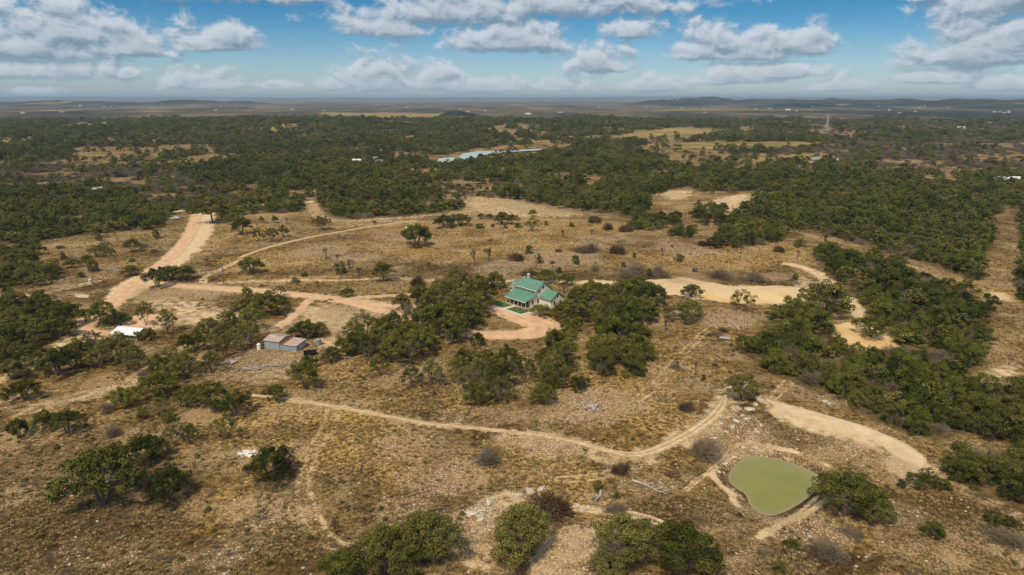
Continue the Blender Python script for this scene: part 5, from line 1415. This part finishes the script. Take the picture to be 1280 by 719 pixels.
    sheet('footpath', [(4.57, -5.6), (6.43, -5.6), (6.43, -.93), (4.57, -.93)], .05, M['concrete'], 'short concrete path from the walk to the porch steps')
    sheet('footpath', [(14.52, -5.6), (16, -5.6), (16, 5), (14.52, 5)], .055, M['concrete'], 'concrete side path round the right of the lawn')
build_house()

# ------------------------------------------------------------------ barn with the white roof
def corr(nm, x0, x1, y0, y1, z0, z1, mat, par, n=12):
    """one sheet of corrugated metal on a slope between (y0,z0) and (y1,z1), ribs proud of it"""
    o = MB().slab([(x0, y0, z0), (x1, y0, z0), (x1, y1, z1), (x0, y1, z1)], .06).build(nm, mat, par)
    me = MB().tube([(0, 0, 0), (0, y1 - y0, z1 - z0)], .05, 4).mesh('rib', mat)
    for i in range(n + 1):
        r_ = link('rib', me, o); r_.location = (x0 + (x1 - x0) * i / n, y0, z0 + .03)
    return o
def build_barn():
    x, y = G(144, 424); x2, y2 = G(171, 426)
    L = math.hypot(x2 - x, y2 - y); rz = math.atan2(y2 - y, x2 - x)
    z0 = float(height(x, y))
    H = empty('barn', (x, y, z0), rz); tag(H, 'long low cream barn with bright white metal roof', 'barn')
    MB().box(0, L, 0, 5.4, -1.2, 2.3).build('wall', M['cream'], H)
    MB().prism([(0, 2.3), (5.4, 2.3), (2.7, 3.3)], 'x', .02, L - .02).build('gable_wall', M['cream'], H)
    corr('roof', -.7, L + .7, -.9, 2.7, 2.15, 3.55, M['whitemetal'], H, 16)
    corr('roof', -.7, L + .7, 6.3, 2.72, 2.15, 3.56, M['whitemetal'], H, 16)
    for a in (L * .2, L * .62, L * .86):
        f = MB().box(a - .6, a + .6, -.06, -.005, 1.0, 2.0).build('window', M['trimwhite'], H); MB().box(a - .5, a + .5, -.08, -.062, 1.1, 1.9).build('pane', M['glass'], f)
    d = MB().box(L * .4 - .5, L * .4 + .5, -.06, -.005, 0, 2.1).build('door', M['darkwood'], H); MB().box(L * .4 + .35, L * .4 + .45, -.1, -.062, 1, 1.1).build('handle', M['steel'], d)
build_barn()

def build_shed():
    x, y = G(331, 435); x2, y2 = G(370, 440)
    rz = math.atan2(y2 - y, x2 - x); z0 = float(height(x, y))
    L = math.hypot(x2 - x, y2 - y)
    H = empty('tin_shed', (x, y, z0), rz); tag(H, 'blue grey tin shed with rusty two level roof', 'shed')
    a = L * .48
    MB().prism([(0, -1), (6.2, -1), (6.2, 2.7), (3.0, 3.3), (0, 2.6)], 'x', 0, a).build('wall', M['tin'], H)
    MB().box(a + .01, L, .3, 5.2, -1, 1.8).build('wall', M['tin'], H)
    rib = MB().box(-.04, .04, -.05, -.003, -.8, 2.55).mesh('rib', M['tin']); rib2 = MB().box(-.04, .04, .25, .297, -.8, 1.76).mesh('rib', M['tin'])
    w_ = H
    for i in range(1, 12): r_ = link('rib', rib, H); r_.location = (a * i / 12, 0, 0)
    for i in range(1, 12): r_ = link('rib', rib2, H); r_.location = (a + (L - a) * i / 12, 0, 0)
    corr('roof', -.2, a + .2, -.3, 3.0, 2.65, 3.42, M['rust_roof'], H, 10)
    corr('roof', -.2, a + .2, 6.5, 3.02, 2.72, 3.43, M['rust_roof'], H, 10)
    corr('low_roof', a + .25, a + 1.5, -.0, 5.5, 1.9, 2.5, M['rust_red'], H, 5)
    corr('low_roof', a + 1.53, L + .25, -.0, 5.5, 1.9, 2.5, M['rust_roof'], H, 9)
    MB().box(L + .003, L + .05, 1.4, 4.2, 0, 1.7).build('door', noisy('pale_sheet', (.42, .45, .47), (.50, .53, .55), .7, .6), H)
    MB().box(a - .6, a - .4, 6.9, 7.1, 0, 5.4).build('post', M['pole'], H)
build_shed()

# ------------------------------------------------------------------ vehicle and small things
def wheel(par, x, y, r=.38, w_=.25):
    t_ = MB().tube([(x, y - w_ / 2, r), (x, y + w_ / 2, r)], r, 14).build('wheel', M['black'], par)
    MB().tube([(x, y - w_ / 2 - .02, r), (x, y + w_ / 2 + .02, r)], r * .55, 10).build('rim', M['steel'], t_)
def build_pickup():
    x, y = G(219, 274); H = empty('pickup_truck', (x, y, float(height(x, y)) + .1), R(8)); tag(H, 'white pickup truck parked at the top bend of the red road', 'pickup truck')
    MB().prism([(-2.7, .45), (2.7, .45), (2.75, .75), (2.6, 1.08), (1.2, 1.15), (.6, 1.75), (-.9, 1.8), (-1.15, 1.15), (-2.7, 1.12)], 'y', -.95, .95).build('body', M['carwhite'], H)
    MB().prism([(1.12, 1.17), (.58, 1.68), (-.82, 1.72), (-1.0, 1.17)], 'y', -.97, .97).build('window', M['glass'], H)
    MB().box(-2.6, -1.2, -.8, .8, 1.125, 1.16).build('cargo_bed', M['black'], H)
    for a in (-1.75, 1.75):
        for b in (-.9, .9): wheel(H, a, b)
    for b in (-.7, .7): MB().box(2.7, 2.78, b - .18, b + .18, .75, .95).build('headlight', M['steel'], H)
    MB().box(2.6, 2.85, -.9, .9, .45, .62).build('bumper', M['steel'], H)
build_pickup()

def build_tractor():
    x, y = G(388, 444); H = empty('farm_trailer', (x, y, float(height(x, y))), R(20)); tag(H, 'dark utility trailer parked beside the tin shed', 'trailer')
    MB().box(-1.9, 1.9, -.95, .95, .6, .72).build('deck', M['black'], H)
    for b in (-.95, .95): MB().box(-1.9, 1.9, b - .04, b + .04, .725, 1.3).build('side_rail', M['black'], H)
    MB().box(-1.94, -1.88, -.9, .9, .725, 1.5).build('front_rail', M['black'], H)
    MB().tube([(1.9, 0, .6), (3.1, 0, .55)], .06, 6).build('tow_bar', M['black'], H)
    for b in (-1.05, 1.05): wheel(H, -.2, b, .36, .22)
build_tractor()

def tank(px, py, r, h, lab, mat, name='water_tank'):
    x, y = G(px, py); H = empty(name, (x, y, float(height(x, y)))); tag(H, lab, 'tank')
    MB().tube([(0, 0, 0), (0, 0, h)], r, 20).build('body', mat, H)
    MB().tube([(0, 0, h + .002), (0, 0, h + .22), (0, 0, h + .34)], [r * .96, r * .55, r * .2], 20).build('lid', mat, H)
    for z_ in (.25, .55, .85): MB().tube([(0, 0, h * z_), (0, 0, h * z_ + .06)], r + .03, 20).build('band', mat, H)
tank(398, 431, .95, 1.8, 'small grey water tank on bare ground right of the shed', noisy('grey_plastic', (.22, .23, .25), (.30, .31, .33), 1, .6))
tank(113, 354, .75, 1.6, 'pale grey tank standing alone in the left meadow', M['concrete'])
tank(324, 437, .6, 1.8, 'white upright tank under the oaks left of the shed', M['trimwhite'])

def build_trailer(px, py, rz, Lx, lab):
    x, y = G(px, py); H = empty('flat_trailer', (x, y, float(height(x, y))), rz); tag(H, lab, 'trailer')
    MB().box(-Lx / 2, Lx / 2, -1.1, 1.1, .7, .85).build('deck', M['trimwhite'], H)
    for k in range(7): MB().box(-Lx / 2 + .1 + k * Lx / 7, -Lx / 2 + Lx / 7 - .05 + k * Lx / 7, -1.05, 1.05, .853, .9).build('plank', M['trimwhite'], H)
    for b in (-1.1, 1.1): wheel(H, -.5, b, .4, .25)
    MB().tube([(Lx / 2, 0, .7), (Lx / 2 + 1.6, 0, .65)], .07, 6).build('tow_bar', M['steel'], H)
build_trailer(515, 286, R(4), 8, 'long white flat trailer beside the upper wood edge')

def slab_table(px, py, lab):
    x, y = G(px, py); H = empty('deer_blind_floor', (x, y, float(height(x, y))), R(-20)); H.name = 'wooden_platform'; tag(H, lab, 'platform')
    for k in range(6): MB().box(-1.7, 1.7, -1.2 + k * .4, -.84 + k * .4, .45, .55).build('plank', M['deadwood'], H)
    for a in (-1.5, 1.5):
        for b in (-1.05, 1.0): MB().box(a - .08, a + .08, b - .08, b + .08, -.2, .448).build('leg', M['pole'], H)
slab_table(288, 454, 'small pale plank platform on the slope left of the shed')
slab_table(906, 424, 'small pale plank platform beside the brush pile in the right meadow')

def pile(px, py, n, L, lab, mat='deadwood', spread=(2.5, 1.2), ang=0.0):
    x, y = G(px, py); H = empty('brush_pile', (x, y, float(height(x, y))), ang); tag(H, lab, 'brush pile'); rs = random.Random(int(px))
    for i in range(n):
        a = rs.gauss(0, .5); l_ = L * rs.uniform(.5, 1); c = Vector((rs.uniform(-1, 1) * spread[0], rs.uniform(-1, 1) * spread[1], rs.uniform(.05, .7)))
        d = Vector((math.cos(a), math.sin(a), rs.uniform(-.12, .15))) * l_ / 2; r_ = rs.uniform(.05, .16)
        MB().tube([c - d, c + Vector((0, 0, rs.uniform(-.1, .1))), c + d], [r_, r_ * .9, r_ * .5], 6).build('branch', M[mat], H)
pile(130, 338, 34, 4.5, 'long grey brush pile left of the main red road', 'deadwood', (6.5, 1.6), R(6))
pile(533, 518, 26, 2.6, 'dark brush pile above the thin pale trail', 'brown_twig', (3.2, 1.5))
pile(893, 420, 24, 3.0, 'grey brown brush pile in the right meadow', 'brown_twig', (2.2, 1.6))
pile(412, 376, 8, 2.2, 'small dark log heap at the edge of the red drive', 'brown_twig', (1.6, .6), R(20))
pile(330, 460, 22, 4.5, 'bleached log pile on bare ground below the shed', 'deadwood', (4.5, 1.2), R(20))
pile(738, 510, 18, 2.0, 'ashy grey debris heap on the rocky patch', 'deadwood', (2.2, 2.4), R(70))
pile(838, 592, 22, 1.8, 'grey debris heap with dark middle left of the pond', 'brown_twig', (1.7, 1.7))
def stone_heap(px, py, n, rx, ry, lab, src=None):
    x, y = G(px, py); H = empty('stone_pile', (x, y, float(height(x, y)))); tag(H, lab, 'stone pile'); rs = random.Random(n)
    for i in range(n):
        a = rs.uniform(0, 6.28); r = math.sqrt(rs.random()); o = link('stone', (src or wrocks)[i % 5], H)
        o.location = (math.cos(a) * r * rx, math.sin(a) * r * ry, .05 + (1 - r) * .25); q = rs.uniform(.35, .95); o.scale = (q, q * rs.uniform(.7, 1), q * .7); o.rotation_euler = (0, 0, rs.uniform(0, 6.28))
wrocks = []
for me_ in rocks:
    m_ = me_.copy(); m_.materials.clear(); m_.materials.append(M['chalk']); wrocks.append(m_)
stone_heap(311, 568, 60, 2.9, 1.6, 'white stone patch behind the dense green oak in the left meadow')
stone_heap(738, 509, 24, 1.8, 2.0, 'small grey white stone heap on the rubble right of the middle row', rocks)
stone_heap(596, 640, 26, 2.2, 1.6, 'pale stones heaped at the head of the bottom centre gully', rocks)
def fallen(px, py, ang, L, lab, seed):
    x, y = G(px, py); H = empty('fallen_tree', (x, y, float(height(x, y)) + .3), ang); tag(H, lab, 'fallen tree'); rs = random.Random(seed)
    MB().tube([(0, 0, 0), (L * .4, .3, .1), (L * .75, -.2, .1), (L, .1, .2)], [.30, .24, .15, .06], 8).build('trunk', M['deadwood'], H)
    for i in range(9):
        t_ = rs.uniform(.35, 1) * L; s = rs.choice((-1, 1)); l_ = rs.uniform(.8, 2.2)
        MB().tube([(t_, 0, .1), (t_ + l_ * .5, s * l_ * .5, .4), (t_ + l_ * .8, s * l_, .3 + rs.random() * .5)], [.08, .05, .02], 5).build('limb', M['deadwood'], H)
fallen(790, 602, R(-42), 8, 'bleached fallen tree on the slope above the pond grass', 1)
fallen(751, 615, R(-110), 5, 'thin bleached fallen limb under the bright little juniper', 2)

# utility poles
def upole(px, py, h, lab, arm=True):
    x, y = G(px, py); H = empty('utility_pole', (x, y, float(height(x, y)) - .3)); tag(H, lab, 'pole')
    MB().tube([(0, 0, 0), (0, 0, h)], [.17, .12], 8).build('post', M['pole'], H)
    if arm:
        c = MB().box(-1.1, 1.1, -.22, -.12, h - .9, h - .76).build('crossarm', M['pole'], H)
        for a in (-1, -.35, .35, 1): MB().tube([(a, -.17, h - .758), (a, -.17, h - .56)], .06, 6).build('insulator', M['steel'], c)
        MB().tube([(.3, 0, h - 2.2), (.3, 0, h - 1.3)], .2, 10).build('transformer', M['steel'], H)
upole(280, 356, 9.5, 'dark wooden utility pole beside the red drive')
upole(218, 421, 6.5, 'bare wooden pole right of the white roofed barn', False)
upole(446, 418, 4.5, 'short bare post on the pale rocky patch by the drive', False)

# pylon on the plain
def pylon(px, py, h, lab, name='transmission_tower'):
    x, y = G(px, py); H = empty(name, (x, y, float(height(x, y))), .3); tag(H, lab, 'pylon')
    b = h * .11; t_ = h * .02
    for sx in (-1, 1):
        for sy in (-1, 1): MB().tube([(sx * b, sy * b, 0), (sx * t_, sy * t_, h)], h * .005, 4).build('leg', M['steel'], H)
    mb = MB(); n_ = 7
    for k_ in range(n_):
        z0, z1 = h * k_ / n_, h * (k_ + 1) / n_; w0 = b + (t_ - b) * k_ / n_; w1 = b + (t_ - b) * (k_ + 1) / n_
        for s in (-1, 1):
            mb.tube([(-w0, s * w0, z0), (w1, s * w1, z1)], h * .004, 3); mb.tube([(w0, s * w0, z0), (-w1, s * w1, z1)], h * .004, 3)
            mb.tube([(s * w0, -w0, z0), (s * w1, w1, z1)], h * .004, 3)
    mb.build('lattice', M['steel'], H)
    for z_ in (.72, .84, .95): MB().tube([(-h * .16, 0, h * z_), (h * .16, 0, h * z_)], h * .006, 4).build('crossarm', M['steel'], H)
pylon(1033, 164, 36, 'pale lattice transmission tower on the right hand plain')
x, y = G(1261, 131); H = empty('radio_mast', (x, y, float(height(x, y)))); tag(H, 'thin radio mast on the far right ridge', 'mast')
MB().tube([(0, 0, 0), (0, 0, 95)], .8, 5).build('shaft', M['steel'], H)
for k_ in range(3): MB().box(-2, 2, -2, 2, 30 + 28 * k_, 32 + 28 * k_).build('antenna', M['steel'], H)

# far houses
def far_house(px, py, w_, lab, mat='far_white', rf='far_roof', d=8.0, h=3.2, rz=.2, group=None):
    x, y = G(px, py); H = empty('distant_house', (x, y, float(height(x, y)) - 1), rz); tag(H, lab, 'house', group)
    MB().box(-w_ / 2, w_ / 2, 0, d, 0, h + 1).build('wall', M[mat], H)
    MB().prism([(-.7, h + 1.01), (d + .7, h + 1.01), (d / 2, h + 1 + d * .3)], 'x', -w_ / 2 - .6, w_ / 2 + .6).build('roof', M[rf], H)
    for k_ in range(3): 
        a = -w_ / 2 + w_ * (k_ + .5) / 3; f = MB().box(a - .7, a + .7, -.06, -.01, 2, 3.6).build('window', M['trimwhite'], H); MB().box(a - .55, a + .55, -.09, -.062, 2.1, 3.5).build('pane', M['glass'], f)
FH = [(447, 205, 22, 'left white house in the small clearing left of the lake', 'far_white'), (472, 206, 16, 'right white house in the small clearing left of the lake', 'far_white'), (470, 202, 14, 'rear house in the small clearing left of the lake', 'far_roof'),
      (728, 204, 14, 'white house alone in the woods right of the lake', 'far_white'), (925, 190, 16, 'left white house of the row by the yellow field', 'far_white'), (936, 189, 14, 'middle white house of the row by the yellow field', 'far_white'), (948, 188, 14, 'right white house of the row by the yellow field', 'far_white'),
      (1020, 203, 18, 'white house near the end of the long clearing', 'far_white'), (1043, 204, 12, 'small grey house right of the long clearing', 'far_roof'), (1262, 229, 34, 'long white building at the right edge of the woods', 'far_white'),
      (975, 167, 24, 'white roofed barn in front of the pylon plain', 'far_white'), (1238, 155, 40, 'white building on the right plain below the ridge', 'far_white'), (1202, 161, 26, 'small white building left of the ridge foot', 'far_white'),
      (760, 162, 26, 'white house at the foot of the dark hill', 'far_white'), (1150, 127 + 4, 60, 'pale building on the right hand ridge', 'far_white'), (985, 138, 50, 'pale building on the central far ridge', 'far_white'),
      (963, 136, 46, 'pale building just left of another on the far ridge', 'far_white'), (945, 137, 44, 'leftmost pale building of three on the far ridge', 'far_white'), (735, 150, 20, 'small pale house by the dark hill top', 'far_white'),
      (120, 243, 12, 'white roof shining in the left woods', 'far_white'), (6, 153, 24, 'pale house at the far left edge', 'far_white'), (100, 133, 50, 'pale building on the far left ridge', 'far_white'), (130, 134, 40, 'second pale building on the far left ridge', 'far_white'),
      (365, 137, 50, 'white barn on the far plain left of centre', 'far_white'), (660, 143, 40, 'white barn on the plain behind the knoll', 'far_white'), (700, 141, 36, 'pale barn on the plain right of the knoll', 'far_white'), (1275, 166, 20, 'white building at the right edge on the plain', 'far_white')]
for i_, (px, py, w_, lab, mt) in enumerate(FH): far_house(px, py, w_ * .62, lab, mt, 'whitemetal' if i_ % 3 == 0 else 'far_roof', rz=random.uniform(-.5, .5))
# small pale buildings on the far plain
for i in range(60):
    px = random.uniform(10, 1270); py = random.uniform(130, 142)
    if 690 < px < 800 and py > 138: continue
    x, y = G(px, py)
    far_house(px, py, random.uniform(10, 22), 'tiny pale building far out on the plain', 'far_white', 'far_roof', rz=random.uniform(-1, 1), group='tiny pale buildings on the plain')

# ------------------------------------------------------------------ haze
hm = bpy.data.materials.new('haze'); hm.use_nodes = True; hn = NT(hm.node_tree); hn.n.clear()
ho = hn.new('ShaderNodeOutputMaterial'); hv = hn.new('ShaderNodeVolumePrincipled')
hv.inputs['Color'].default_value = (.54, .75, 1.0, 1); hv.inputs['Density'].default_value = 5.6e-5; hv.inputs['Anisotropy'].default_value = 0.0
hn.link(hv.outputs[0], ho.inputs['Volume'])
hz_o = MB().box(-62000, 62000, -2000, 46000, -60, 185).build('haze', hm); tag(hz_o, 'thin blue haze over the far plain', kind='stuff')
